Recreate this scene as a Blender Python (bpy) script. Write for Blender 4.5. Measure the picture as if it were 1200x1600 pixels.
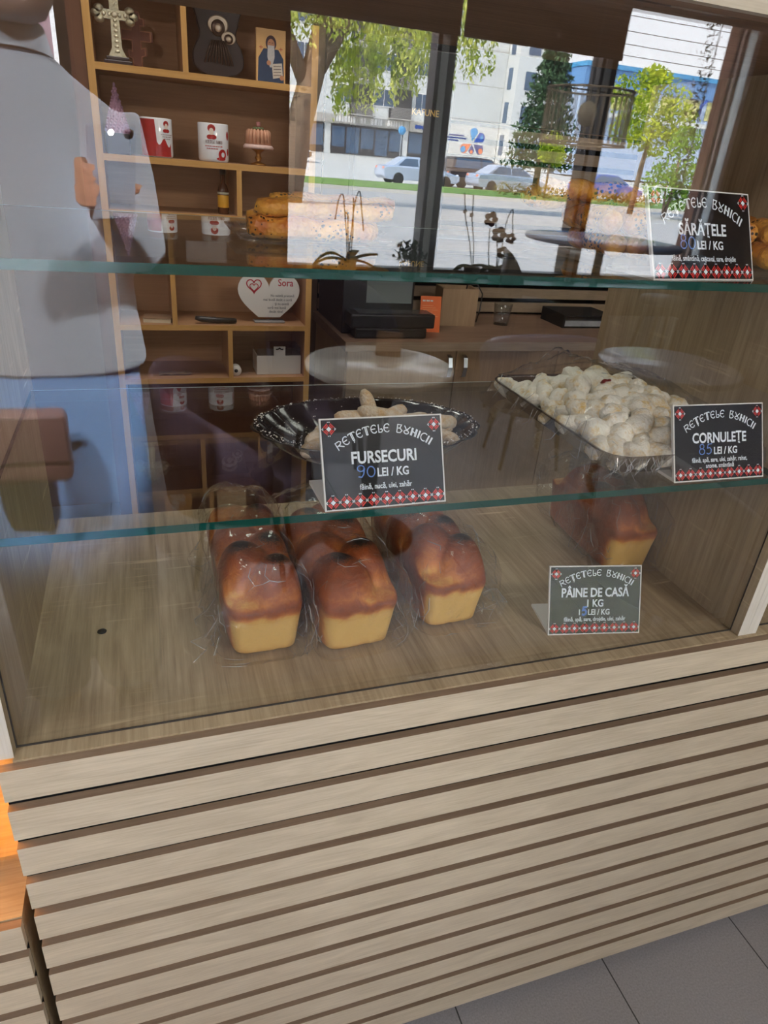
import bpy, bmesh, math, random
from math import sin, cos, pi, radians, sqrt, atan2, exp
from mathutils import Vector, Matrix, noise

SC = bpy.context.scene
COL = SC.collection
for o in list(bpy.data.objects):
    bpy.data.objects.remove(o)
random.seed(7)

# ------------------------------------------------------------------ camera
cam_d = bpy.data.cameras.new('camera')
cam = bpy.data.objects.new('camera', cam_d)
COL.objects.link(cam)
fw = Vector((0.31036, 0.83249, -0.45894)).normalized()
rt = Vector((0.94754, -0.30972, 0.07897))
rt = (rt - fw * rt.dot(fw)).normalized()
up = rt.cross(fw)
M = Matrix((rt, up, -fw)).transposed().to_4x4()
M.translation = Vector((0.0, -0.61, 1.452))
cam.matrix_world = M
cam_d.sensor_fit = 'HORIZONTAL'
cam_d.sensor_width = 36.0
cam_d.lens = 1068.84 / 1200.0 * 36.0
cam_d.clip_start = 0.02
cam_d.clip_end = 400.0
SC.camera = cam

# ------------------------------------------------------------------ light
SC.view_settings.view_transform = 'Standard'
SC.view_settings.look = 'None'
SC.view_settings.gamma = 1.0
SC.view_settings.use_curve_mapping = False
SC.view_settings.exposure = 0.12
try:
    cy = SC.cycles
    cy.max_bounces = 12
    cy.diffuse_bounces = 5
    cy.glossy_bounces = 6
    cy.transparent_max_bounces = 32
    cy.caustics_reflective = False
    cy.caustics_refractive = False
    cy.sample_clamp_indirect = 6.0
    cy.use_denoising = True
except Exception:
    pass

SKY = 7.5
SUN = 27.0
W = bpy.data.worlds.new('sky')
SC.world = W
W.use_nodes = True
nt = W.node_tree
for n in list(nt.nodes):
    nt.nodes.remove(n)
wo = nt.nodes.new('ShaderNodeOutputWorld')
bg = nt.nodes.new('ShaderNodeBackground')
bg.inputs['Strength'].default_value = SKY
tc = nt.nodes.new('ShaderNodeTexCoord')
sx = nt.nodes.new('ShaderNodeSeparateXYZ')
rp = nt.nodes.new('ShaderNodeValToRGB')
rp.color_ramp.elements[0].position = 0.0
rp.color_ramp.elements[0].color = (1.0, 1.0, 1.0, 1)
rp.color_ramp.elements[1].position = 0.9
rp.color_ramp.elements[1].color = (0.42, 0.66, 1.0, 1)
nt.links.new(tc.outputs['Generated'], sx.inputs[0])
nt.links.new(sx.outputs['Z'], rp.inputs['Fac'])
nt.links.new(rp.outputs['Color'], bg.inputs['Color'])
nt.links.new(bg.outputs[0], wo.inputs['Surface'])


def lamp(name, kind, energy, loc, aim, color=(1, 1, 1), size=None, sizey=None, portal=False):
    d = bpy.data.lights.new(name, kind)
    d.energy = energy
    d.color = color
    o = bpy.data.objects.new(name, d)
    COL.objects.link(o)
    o.location = loc
    o.rotation_euler = (Vector(aim)).to_track_quat('-Z', 'Y').to_euler()
    if kind == 'AREA':
        d.shape = 'RECTANGLE'
        d.size = size
        d.size_y = sizey or size
        if portal:
            d.cycles.is_portal = True
    return o


sun = lamp('sun', 'SUN', SUN, (0, 0, 20), (0.74, -0.30, -0.62), (1.0, 0.94, 0.84))
sun.data.angle = radians(0.6)
lamp('window_light_portal', 'AREA', 1, (2.66, -4.57, 1.64), (0, 1, 0), size=3.5, sizey=1.9, portal=True)
lamp('door_light_portal', 'AREA', 1, (-0.76, -4.57, 1.12), (0, 1, 0), size=1.0, sizey=2.2, portal=True)
FILL_PANELS = [(-1.2, -1.9, 34), (1.5, -1.9, 34), (0.2, 1.05, 11), (1.7, 1.05, 2.5)]      # added ceiling fill panels: x, y, watts
WARM_LED = 15.0
FILL_SPOTW = 2100.0


# ------------------------------------------------------------------ materials
def lin(c):
    def f(v):
        v /= 255.0
        return v / 12.92 if v <= 0.04045 else ((v + 0.055) / 1.055) ** 2.4
    return (f(c[0]), f(c[1]), f(c[2]), 1.0)


def newmat(name):
    m = bpy.data.materials.new(name)
    m.use_nodes = True
    return m, m.node_tree, m.node_tree.nodes.get('Principled BSDF')


def plain(name, c, rough=0.5, metal=0.0, spec=0.5, var=0.06, scale=30.0, bump=0.0, bscale=80.0, sheen=0.0, emit=0.0, coat=0.0):
    m, t, b = newmat(name)
    col = lin(c)
    b.inputs['Roughness'].default_value = rough
    b.inputs['Metallic'].default_value = metal
    b.inputs['Specular IOR Level'].default_value = spec
    if coat:
        b.inputs['Coat Weight'].default_value = coat
        b.inputs['Coat Roughness'].default_value = 0.08
    co = t.nodes.new('ShaderNodeTexCoord')
    if var > 0:
        nz = t.nodes.new('ShaderNodeTexNoise')
        nz.inputs['Scale'].default_value = scale
        nz.inputs['Detail'].default_value = 4
        t.links.new(co.outputs['Object'], nz.inputs['Vector'])
        mx = t.nodes.new('ShaderNodeMix')
        mx.data_type = 'RGBA'
        mx.inputs[6].default_value = tuple(v * (1 - var) for v in col[:3]) + (1,)
        mx.inputs[7].default_value = tuple(min(1, v * (1 + var)) for v in col[:3]) + (1,)
        t.links.new(nz.outputs['Fac'], mx.inputs[0])
        t.links.new(mx.outputs[2], b.inputs['Base Color'])
    else:
        b.inputs['Base Color'].default_value = col
    if bump > 0:
        n2 = t.nodes.new('ShaderNodeTexNoise')
        n2.inputs['Scale'].default_value = bscale
        n2.inputs['Detail'].default_value = 5
        t.links.new(co.outputs['Object'], n2.inputs['Vector'])
        bp = t.nodes.new('ShaderNodeBump')
        bp.inputs['Strength'].default_value = bump
        bp.inputs['Distance'].default_value = 0.003
        t.links.new(n2.outputs['Fac'], bp.inputs['Height'])
        t.links.new(bp.outputs[0], b.inputs['Normal'])
    if emit > 0:
        b.inputs['Emission Color'].default_value = col
        b.inputs['Emission Strength'].default_value = emit
    return m


def wood(name, c1, c2, axis='X', rough=0.55, fine=90.0, coarse=7.0, cross=0.0, spec=0.35):
    """oak-like board: fine pores stretched along AXIS, slow wavy figure, pale cross cuts."""
    m, t, b = newmat(name)
    N, L = t.nodes, t.links
    co = N.new('ShaderNodeTexCoord')

    def mapping(along, across):
        mp = N.new('ShaderNodeMapping')
        s = {'X': (along, across, across), 'Y': (across, along, across), 'Z': (across, across, along)}[axis]
        mp.inputs['Scale'].default_value = s
        L.new(co.outputs['Object'], mp.inputs['Vector'])
        return mp
    m1 = mapping(fine * 0.035, fine)
    n1 = N.new('ShaderNodeTexNoise')
    n1.inputs['Scale'].default_value = 3.0
    n1.inputs['Detail'].default_value = 6
    n1.inputs['Roughness'].default_value = 0.7
    L.new(m1.outputs[0], n1.inputs['Vector'])
    m2 = mapping(coarse * 0.22, coarse)
    n2 = N.new('ShaderNodeTexNoise')
    n2.inputs['Scale'].default_value = 2.0
    n2.inputs['Detail'].default_value = 3
    n2.inputs['Distortion'].default_value = 1.2
    L.new(m2.outputs[0], n2.inputs['Vector'])
    r1 = N.new('ShaderNodeValToRGB')
    r1.color_ramp.elements[0].position = 0.30
    r1.color_ramp.elements[0].color = lin(c2)
    r1.color_ramp.elements[1].position = 0.62
    r1.color_ramp.elements[1].color = lin(c1)
    add = N.new('ShaderNodeMath')
    add.operation = 'MULTIPLY_ADD'
    add.inputs[1].default_value = 0.62
    L.new(n1.outputs['Fac'], add.inputs[0])
    h = N.new('ShaderNodeMath')
    h.operation = 'MULTIPLY'
    h.inputs[1].default_value = 0.38
    L.new(n2.outputs['Fac'], h.inputs[0])
    L.new(h.outputs[0], add.inputs[2])
    L.new(add.outputs[0], r1.inputs['Fac'])
    out = r1.outputs['Color']
    if cross > 0:
        m3 = mapping(170.0, 9.0)
        n3 = N.new('ShaderNodeTexNoise')
        n3.inputs['Scale'].default_value = 1.0
        n3.inputs['Detail'].default_value = 2
        L.new(m3.outputs[0], n3.inputs['Vector'])
        m4 = mapping(9.0, 7.0)
        n4 = N.new('ShaderNodeTexNoise')
        n4.inputs['Scale'].default_value = 1.0
        L.new(m4.outputs[0], n4.inputs['Vector'])
        ra = N.new('ShaderNodeMapRange')
        ra.inputs[1].default_value = 0.60
        ra.inputs[2].default_value = 0.72
        L.new(n3.outputs['Fac'], ra.inputs[0])
        rb = N.new('ShaderNodeMapRange')
        rb.inputs[1].default_value = 0.5
        rb.inputs[2].default_value = 0.68
        L.new(n4.outputs['Fac'], rb.inputs[0])
        mu = N.new('ShaderNodeMath')
        mu.operation = 'MULTIPLY'
        L.new(ra.outputs[0], mu.inputs[0])
        L.new(rb.outputs[0], mu.inputs[1])
        mu2 = N.new('ShaderNodeMath')
        mu2.operation = 'MULTIPLY'
        mu2.inputs[1].default_value = cross
        L.new(mu.outputs[0], mu2.inputs[0])
        mx = N.new('ShaderNodeMix')
        mx.data_type = 'RGBA'
        mx.inputs[7].default_value = tuple(min(1, v * 1.5) for v in lin(c1)[:3]) + (1,)
        L.new(mu2.outputs[0], mx.inputs[0])
        L.new(out, mx.inputs[6])
        out = mx.outputs[2]
    L.new(out, b.inputs['Base Color'])
    b.inputs['Roughness'].default_value = rough
    b.inputs['Specular IOR Level'].default_value = spec
    bp = N.new('ShaderNodeBump')
    bp.inputs['Strength'].default_value = 0.15
    bp.inputs['Distance'].default_value = 0.001
    L.new(n1.outputs['Fac'], bp.inputs['Height'])
    L.new(bp.outputs[0], b.inputs['Normal'])
    return m


def clear(name, r0=0.05, tint=(1, 1, 1), rough=0.0, haze=0.0, hazecol=(1, 1, 1), bump=0.0, bscale=40.0, bdist=0.01):
    """thin clear sheet: what the sheet mirrors (Schlick) over what lies behind it."""
    m = bpy.data.materials.new(name)
    m.use_nodes = True
    t = m.node_tree
    N, L = t.nodes, t.links
    for n in list(N):
        N.remove(n)
    out = N.new('ShaderNodeOutputMaterial')
    tr = N.new('ShaderNodeBsdfTransparent')
    tr.inputs['Color'].default_value = tuple(tint) + (1,)
    gl = N.new('ShaderNodeBsdfGlossy')
    gl.inputs['Roughness'].default_value = rough
    lw = N.new('ShaderNodeLayerWeight')
    lw.inputs['Blend'].default_value = 0.5
    pw = N.new('ShaderNodeMath')
    pw.operation = 'POWER'
    pw.inputs[1].default_value = 5.0
    L.new(lw.outputs['Facing'], pw.inputs[0])
    ma = N.new('ShaderNodeMath')
    ma.operation = 'MULTIPLY_ADD'
    ma.inputs[1].default_value = 1.0 - r0
    ma.inputs[2].default_value = r0
    L.new(pw.outputs[0], ma.inputs[0])
    mx = N.new('ShaderNodeMixShader')
    L.new(ma.outputs[0], mx.inputs[0])
    L.new(tr.outputs[0], mx.inputs[1])
    L.new(gl.outputs[0], mx.inputs[2])
    res = mx
    if bump > 0:
        co = N.new('ShaderNodeTexCoord')
        nz = N.new('ShaderNodeTexNoise')
        nz.inputs['Scale'].default_value = bscale
        nz.inputs['Detail'].default_value = 3
        nz.inputs['Distortion'].default_value = 1.0
        L.new(co.outputs['Object'], nz.inputs['Vector'])
        bp = N.new('ShaderNodeBump')
        bp.inputs['Strength'].default_value = bump
        bp.inputs['Distance'].default_value = bdist
        L.new(nz.outputs['Fac'], bp.inputs['Height'])
        L.new(bp.outputs[0], gl.inputs['Normal'])
        L.new(bp.outputs[0], lw.inputs['Normal'])
    if haze > 0:
        df = N.new('ShaderNodeBsdfDiffuse')
        df.inputs['Color'].default_value = tuple(hazecol) + (1,)
        m2 = N.new('ShaderNodeMixShader')
        m2.inputs[0].default_value = haze
        L.new(mx.outputs[0], m2.inputs[1])
        L.new(df.outputs[0], m2.inputs[2])
        res = m2
    L.new(res.outputs[0], out.inputs['Surface'])
    return m


def leafmat(name, c1, c2, trans=0.35):
    m = bpy.data.materials.new(name)
    m.use_nodes = True
    t = m.node_tree
    N, L = t.nodes, t.links
    for n in list(N):
        N.remove(n)
    out = N.new('ShaderNodeOutputMaterial')
    co = N.new('ShaderNodeTexCoord')
    nz = N.new('ShaderNodeTexNoise')
    nz.inputs['Scale'].default_value = 1.3
    nz.inputs['Detail'].default_value = 5
    L.new(co.outputs['Object'], nz.inputs['Vector'])
    r = N.new('ShaderNodeValToRGB')
    r.color_ramp.elements[0].position = 0.38
    r.color_ramp.elements[0].color = lin(c1)
    r.color_ramp.elements[1].position = 0.62
    r.color_ramp.elements[1].color = lin(c2)
    L.new(nz.outputs['Fac'], r.inputs['Fac'])
    d = N.new('ShaderNodeBsdfDiffuse')
    tl = N.new('ShaderNodeBsdfTranslucent')
    L.new(r.outputs[0], d.inputs['Color'])
    L.new(r.outputs[0], tl.inputs['Color'])
    mx = N.new('ShaderNodeMixShader')
    mx.inputs[0].default_value = trans
    L.new(d.outputs[0], mx.inputs[1])
    L.new(tl.outputs[0], mx.inputs[2])
    L.new(mx.outputs[0], out.inputs['Surface'])
    return m


# ------------------------------------------------------------------ mesh builder
class MB:
    def __init__(s):
        s.v, s.f, s.m, s.sm = [], [], [], []

    def add(s, vs, fs, m=0, smooth=False, T=None):
        o = len(s.v)
        for p in vs:
            p = Vector(p)
            s.v.append(T @ p if T is not None else p)
        for f in fs:
            s.f.append([o + i for i in f])
            s.m.append(m)
            s.sm.append(smooth)
        return s

    def box(s, x0, x1, y0, y1, z0, z1, m=0, T=None, top=None):
        vs = [(x0, y0, z0), (x1, y0, z0), (x1, y1, z0), (x0, y1, z0), (x0, y0, z1), (x1, y0, z1), (x1, y1, z1), (x0, y1, z1)]
        fs = [(0, 3, 2, 1), (4, 5, 6, 7), (0, 1, 5, 4), (1, 2, 6, 5), (2, 3, 7, 6), (3, 0, 4, 7)]
        o = len(s.f)
        s.add(vs, fs, m, False, T)
        if top is not None:
            s.m[o + 1] = top
        return s

    def loft(s, rings, m=0, smooth=True, cap=True, T=None, closed=True):
        n = len(rings[0])
        vs = [p for r in rings for p in r]
        fs = []
        for i in range(len(rings) - 1):
            for j in range(n if closed else n - 1):
                k = (j + 1) % n
                fs.append((i * n + j, i * n + k, (i + 1) * n + k, (i + 1) * n + j))
        if cap:
            fs.append(tuple(reversed(range(n))))
            fs.append(tuple(range((len(rings) - 1) * n, len(rings) * n)))
        return s.add(vs, fs, m, smooth, T)

    def lathe(s, prof, n=24, c=(0, 0, 0), m=0, T=None, cap=True):
        rings = [[(c[0] + r * cos(2 * pi * j / n), c[1] + r * sin(2 * pi * j / n), c[2] + z) for j in range(n)] for r, z in prof]
        return s.loft(rings, m, True, cap, T)

    def tube(s, pts, r, n=8, m=0, T=None):
        pts = [Vector(p) for p in pts]
        rr = r if isinstance(r, (list, tuple)) else [r] * len(pts)
        rings = []
        prev = None
        for i, p in enumerate(pts):
            d = (pts[min(i + 1, len(pts) - 1)] - pts[max(i - 1, 0)])
            d = d.normalized() if d.length > 1e-9 else Vector((0, 0, 1))
            a = prev if prev is not None else (Vector((0, 0, 1)) if abs(d.z) < 0.9 else Vector((1, 0, 0)))
            u = (a - d * a.dot(d)).normalized()
            prev = u
            w = d.cross(u)
            rings.append([p + u * (rr[i] * cos(2 * pi * j / n)) + w * (rr[i] * sin(2 * pi * j / n)) for j in range(n)])
        return s.loft(rings, m, True, True, T)

    def ball(s, c, rx, ry=None, rz=None, n=14, k=9, m=0, T=None, jit=0.0, jsc=20.0, seed=0):
        ry = ry or rx
        rz = rz or rx
        rings = []
        for i in range(1, k):
            a = pi * i / k
            rings.append([(sin(a) * cos(2 * pi * j / n), sin(a) * sin(2 * pi * j / n), -cos(a)) for j in range(n)])
        vs = [(0, 0, -1)] + [p for r in rings for p in r] + [(0, 0, 1)]
        fs = []
        for j in range(n):
            fs.append((0, 1 + (j + 1) % n, 1 + j))
            b = 1 + (k - 2) * n
            fs.append((b + j, b + (j + 1) % n, len(vs) - 1))
        for i in range(k - 2):
            for j in range(n):
                q = (j + 1) % n
                fs.append((1 + i * n + j, 1 + i * n + q, 1 + (i + 1) * n + q, 1 + (i + 1) * n + j))
        out = []
        for p in vs:
            q = Vector((p[0] * rx, p[1] * ry, p[2] * rz))
            if jit:
                q *= 1 + jit * noise.noise(Vector(p) * jsc + Vector((seed * 3.1, seed * 1.7, 0)))
            out.append(Vector(c) + q)
        return s.add(out, fs, m, True, T)

    def prism(s, pts, d, m=0, T=None, plane='XZ', y0=0.0, side=None):
        """outline extruded by d. plane XZ: from y0 to y0+d; XY: from z=y0 to y0+d."""
        n = len(pts)
        if plane == 'XZ':
            a = [(p[0], y0, p[1]) for p in pts] + [(p[0], y0 + d, p[1]) for p in pts]
        elif plane == 'YZ':
            a = [(y0, p[0], p[1]) for p in pts] + [(y0 + d, p[0], p[1]) for p in pts]
        else:
            a = [(p[0], p[1], y0) for p in pts] + [(p[0], p[1], y0 + d) for p in pts]
        fs = [tuple(range(n)), tuple(reversed(range(n, 2 * n)))] + [(j, n + j, n + (j + 1) % n, (j + 1) % n) for j in range(n)]
        o = len(s.f)
        s.add(a, fs, m, False, T)
        if side is not None:
            for i in range(o + 2, len(s.f)):
                s.m[i] = side
        return s

    def build(s, name, mats, parent=None, bevel=0.0, seg=2, sub=0, remesh=0.0, fixn=False):
        me = bpy.data.meshes.new(name)
        me.from_pydata([tuple(v) for v in s.v], [], s.f)
        for mt in (mats if isinstance(mats, (list, tuple)) else [mats]):
            me.materials.append(mt)
        for i, p in enumerate(me.polygons):
            p.material_index = s.m[i]
            p.use_smooth = s.sm[i]
        if fixn:
            b = bmesh.new()
            b.from_mesh(me)
            bmesh.ops.recalc_face_normals(b, faces=b.faces)
            b.to_mesh(me)
            b.free()
        me.update()
        o = bpy.data.objects.new(name, me)
        COL.objects.link(o)
        if parent is not None:
            o.parent = parent
        if remesh:
            md = o.modifiers.new('r', 'REMESH')
            md.mode = 'VOXEL'
            md.voxel_size = remesh
            md.use_smooth_shade = True
            sm = o.modifiers.new('s', 'SMOOTH')
            sm.factor = 0.5
            sm.iterations = 4
        if bevel:
            md = o.modifiers.new('b', 'BEVEL')
            md.width = bevel
            md.segments = seg
            md.limit_method = 'ANGLE'
            md.angle_limit = radians(35)
        if sub:
            md = o.modifiers.new('d', 'SUBSURF')
            md.levels = sub
            md.render_levels = sub
        return o


def thing(name, label, cat, loc=(0, 0, 0), rz=0.0, group=None):
    o = bpy.data.objects.new(name, None)
    COL.objects.link(o)
    o.location = loc
    o.rotation_euler = (0, 0, rz)
    return tag(o, label, cat, group)


def tag(o, label, cat, group=None, kind=None):
    o['label'] = label
    o['category'] = cat
    if group:
        o['group'] = group
    if kind:
        o['kind'] = kind
    return o


def struct(o):
    o['kind'] = 'structure'
    return o


def part(o, label):
    o['label'] = label
    return o


def dup(root, loc, rz=None, label=None, group=None, rot=None, scale=None):
    r = root.copy()
    COL.objects.link(r)
    r.location = loc
    if rot is not None:
        r.rotation_euler = rot
    elif rz is not None:
        r.rotation_euler = (0, 0, rz)
    if scale is not None:
        r.scale = scale
    if label:
        r['label'] = label
    if group:
        r['group'] = group
    for ch in list(root.children):
        c = ch.copy()
        COL.objects.link(c)
        c.parent = r
        for g in list(ch.children):
            d = g.copy()
            COL.objects.link(d)
            d.parent = c
    return r


# ------------------------------------------------------------------ lettering
_TX = {}


def text2d(s, bold=0.0, font=None):
    """filled outline of a string at size 1, as 2-D verts and faces; and its width."""
    key = (s, bold)
    if key in _TX:
        return _TX[key]
    c = bpy.data.curves.new('t', 'FONT')
    c.body = s
    c.size = 1.0
    c.offset = bold
    c.resolution_u = 3
    c.fill_mode = 'FRONT'
    o = bpy.data.objects.new('t', c)
    COL.objects.link(o)
    dg = bpy.context.evaluated_depsgraph_get()
    me = bpy.data.meshes.new_from_object(o.evaluated_get(dg))
    vs = [(v.co.x, v.co.y) for v in me.vertices]
    fs = [tuple(p.vertices) for p in me.polygons]
    bpy.data.objects.remove(o)
    bpy.data.curves.remove(c)
    bpy.data.meshes.remove(me)
    x0 = min([v[0] for v in vs] or [0])
    x1 = max([v[0] for v in vs] or [0])
    _TX[key] = (vs, fs, x0, x1)
    return _TX[key]


def put_text(mb, s, x, y, h, m, place, align='C', bold=0.0, squeeze=1.0, width=None):
    """place(u, v) turns sign coordinates into a point; h is the capital height."""
    vs, fs, x0, x1 = text2d(s, bold)
    k = h / 0.70
    sq = squeeze
    if width:
        sq = width / ((x1 - x0) * k)
    w = (x1 - x0) * k * sq
    ox = x - (w / 2 if align == 'C' else (w if align == 'R' else 0)) - x0 * k * sq
    mb.add([place(ox + v[0] * k * sq, y + v[1] * k) for v in vs], fs, m)


def strokes(mb, lines, w, m, place):
    """flat pen strokes with mitred joins, in sign coordinates."""
    for ln in lines:
        P = [Vector((p[0], p[1])) for p in ln]
        n = len(P)
        vs = []
        for i, p in enumerate(P):
            a = (P[i] - P[i - 1]).normalized() if i > 0 else None
            b = (P[i + 1] - P[i]).normalized() if i < n - 1 else None
            if a is None:
                d = b
            elif b is None:
                d = a
            else:
                d = a + b
                d = d.normalized() if d.length > 0.05 else a
            nr = Vector((-d.y, d.x)) * (w / 2)
            if a is not None and b is not None:
                nr *= 1.0 / max(0.6, abs(d.dot(a)))
            vs += [place(*(p + nr)), place(*(p - nr))]
        mb.add(vs, [(2 * i, 2 * i + 1, 2 * i + 3, 2 * i + 2) for i in range(n - 1)], m)


def arc(cx, cy, r, a0, a1, n=10, ry=None):
    ry = ry or r
    return [(cx + r * cos(radians(a0 + (a1 - a0) * i / n)), cy + ry * sin(radians(a0 + (a1 - a0) * i / n))) for i in range(n + 1)]


# folk-style capitals, one unit high: lists of pen strokes and an advance
FOLK = {
    'R': ([[(0, 0), (0.06, 1.0), (0.45, 0.95), (0.55, 0.75), (0.40, 0.55), (0.08, 0.5)], [(0.22, 0.5), (0.58, 0.0)]], 0.66),
    'E': ([arc(0.32, 0.5, 0.30, 60, 300, 10, 0.5), [(0.05, 0.5), (0.42, 0.52)], [(0.46, 0.93), (0.5, 0.80)], [(0.46, 0.07), (0.5, 0.2)]], 0.60),
    'T': ([[(0.0, 0.85), (0.05, 1.0), (0.60, 1.0), (0.65, 0.85)], [(0.26, 1.0), (0.26, 0.0)], [(0.38, 1.0), (0.38, 0.0), (0.26, 0.0)]], 0.70),
    '+': ([[(0.0, 0.85), (0.05, 1.0), (0.60, 1.0), (0.65, 0.85)], [(0.26, 1.0), (0.26, 0.0)], [(0.38, 1.0), (0.38, 0.0), (0.26, 0.0)], [(0.34, -0.1), (0.27, -0.26)]], 0.70),
    'L': ([[(0.10, 1.0), (0.10, 0.02), (0.34, 0.0), (0.46, 0.22), (0.36, 0.42), (0.22, 0.36)]], 0.54),
    'B': ([[(0.05, 0.0), (0.05, 1.0), (0.42, 1.0), (0.30, 0.58), (0.12, 0.55)], [(0.30, 0.58), (0.52, 0.30), (0.36, 0.02), (0.05, 0.0)]], 0.64),
    'U': ([[(0.0, 1.0), (0.28, 0.48), (0.56, 1.0)], arc(0.28, 0.24, 0.22, 90, 450, 12)], 0.64),
    'N': ([[(0.06, 0.0), (0.06, 1.0)], [(0.16, 0.0), (0.16, 1.0)], [(0.16, 0.62), (0.46, 0.40)], [(0.46, 0.0), (0.46, 1.0)], [(0.56, 0.0), (0.56, 1.0)]], 0.68),
    'I': ([[(0.08, 0.0), (0.08, 1.0)], [(0.15, 0.0), (0.15, 1.0)]], 0.30),
    'C': ([arc(0.34, 0.5, 0.32, 55, 305, 12, 0.5)], 0.58),
    ' ': ([], 0.55),
}
FOLK_LINE = 'RE+ETELE BUNICII'


def folk_arc(mb, cx, cy, R, h, span, w, m, place):
    """the heading set round an arc whose top is at (cx, cy)."""
    tot = sum(FOLK[c][1] for c in FOLK_LINE)
    x = 0.0
    for c in FOLK_LINE:
        st, adv = FOLK[c]
        a = radians(90 + span / 2 - span * (x + adv / 2) / tot)
        ca, sa = cos(a), sin(a)
        k = radians(span) * R / tot
        ls = []
        for s in st:
            q = []
            for (u, v) in s:
                lu, lv = (u - adv / 2) * k, v * h
                q.append((cx + ca * (R + lv) + sa * lu, cy - R + sa * (R + lv) - ca * lu))
            ls.append(q)
        strokes(mb, ls, w, m, place)
        x += adv


def motif(mb, cx, cy, r, place, red, white, black):
    def q(pts, m):
        mb.add([place(cx + p[0] * r, cy + p[1] * r) for p in pts], [tuple(range(len(pts)))], m)
    for sx in (1, -1):
        for sy in (1, -1):
            for s0, s1, a in ((0.90, 1.14, 0.24), (0.52, 0.78, 0.10)):
                q([(sx * a, sy * (s0 - a)), (sx * (s0 - a), sy * a), (sx * (s1 - a), sy * a), (sx * a, sy * (s1 - a))], red)
        d = 0.07
        for (u, v) in ((sx * 0.12, 1.0), (sx * 0.12, -1.0), (sx * 1.0, 0.0), (sx * 0.88, 0.12), (sx * 0.88, -0.12)):
            q([(u - d, v - d), (u + d, v - d), (u + d, v + d), (u - d, v + d)], white)
    q([(0.38, 0), (0, 0.38), (-0.38, 0), (0, -0.38)], white)

# ------------------------------------------------------------------ shared materials
OAK = wood('oak_board', (178, 159, 130), (128, 108, 82), 'Y', 0.5, 60, 11, 0.8)
OAKX = wood('oak_board_lengthwise', (178, 160, 130), (142, 122, 94), 'X', 0.5, 70, 9, 0.3)
OAKZ = wood('oak_board_upright', (176, 158, 129), (126, 108, 83), 'Z', 0.5, 60, 11, 0.8)
EDGE = wood('pale_edge_band', (214, 208, 198), (190, 182, 168), 'Z', 0.5, 90, 10)
EDGEX = wood('pale_edge_band_lengthwise', (206, 196, 178), (180, 168, 148), 'X', 0.5, 90, 10)
SLAT = wood('pale_oak_veneer', (206, 191, 167), (172, 156, 133), 'X', 0.55, 120, 16)
SLATTOP = wood('brown_slat_core', (134, 112, 92), (106, 87, 70), 'X', 0.6, 60, 8)
FELT = plain('black_felt', (12, 12, 13), 0.95, var=0.1, spec=0.1)
GLASS = clear('clear_pane', 0.08)
SHELFGLASS = clear('shelf_glass', 0.05, tint=(0.93, 0.97, 0.95))
GREEN = plain('green_glass_edge', (6, 66, 56), 0.25, spec=0.3, var=0.45, scale=16)
SEAL = plain('dark_seal', (40, 34, 28), 0.8, var=0.1)
WHITEPAINT = plain('white_wall_paint', (214, 208, 198), 0.9, var=0.02, scale=3)
BROWNPAINT = plain('brown_wall_paint', (122, 98, 78), 0.9, var=0.04, scale=3)
DARKBLIND = wood('dark_brown_blind', (74, 54, 44), (58, 42, 34), 'X', 0.9, 120, 20, spec=0.1)
FRAME = plain('dark_brown_frame', (58, 44, 38), 0.45, var=0.08)
ALU = plain('grey_aluminium', (168, 172, 174), 0.4, 0.2, var=0.05)
CHROME = plain('brushed_steel', (200, 202, 205), 0.25, 1.0, var=0.03)
WHITE = plain('white_plastic', (226, 224, 220), 0.4, var=0.02)
BLACK = plain('black_plastic', (16, 16, 18), 0.3, var=0.1)
MATBLACK = plain('matt_black', (20, 20, 22), 0.7, var=0.1)

ZF, ZL, ZU = 0.837, 1.098, 1.3555
XL, XR = -0.172, 0.836
GY = 0.0325

# ------------------------------------------------------------------ room shell
def tile_material():
    m, t, b = newmat('grey_floor_tile')
    N, L = t.nodes, t.links
    co = N.new('ShaderNodeTexCoord')
    mp = N.new('ShaderNodeMapping')
    mp.inputs['Location'].default_value = (-0.471, 0.215, 0)
    L.new(co.outputs['Object'], mp.inputs['Vector'])
    br = N.new('ShaderNodeTexBrick')
    br.offset = 0.0
    br.inputs['Scale'].default_value = 1.0
    br.inputs['Brick Width'].default_value = 0.336
    br.inputs['Row Height'].default_value = 0.336
    br.inputs['Mortar Size'].default_value = 0.0016
    br.inputs['Mortar Smooth'].default_value = 0.2
    br.inputs['Color1'].default_value = lin((142, 138, 140))
    br.inputs['Color2'].default_value = lin((136, 132, 134))
    br.inputs['Mortar'].default_value = lin((52, 50, 50))
    L.new(mp.outputs[0], br.inputs['Vector'])
    nz = N.new('ShaderNodeTexNoise')
    nz.inputs['Scale'].default_value = 260
    nz.inputs['Detail'].default_value = 3
    L.new(co.outputs['Object'], nz.inputs['Vector'])
    r = N.new('ShaderNodeMapRange')
    r.inputs[1].default_value = 0.3
    r.inputs[2].default_value = 0.7
    r.inputs[3].default_value = 0.82
    r.inputs[4].default_value = 1.1
    L.new(nz.outputs['Fac'], r.inputs[0])
    mx = N.new('ShaderNodeMix')
    mx.data_type = 'RGBA'
    mx.blend_type = 'MULTIPLY'
    mx.inputs[0].default_value = 1.0
    L.new(br.outputs['Color'], mx.inputs[6])
    L.new(r.outputs[0], mx.inputs[7])
    L.new(mx.outputs[2], b.inputs['Base Color'])
    b.inputs['Roughness'].default_value = 0.45
    return m


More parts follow.
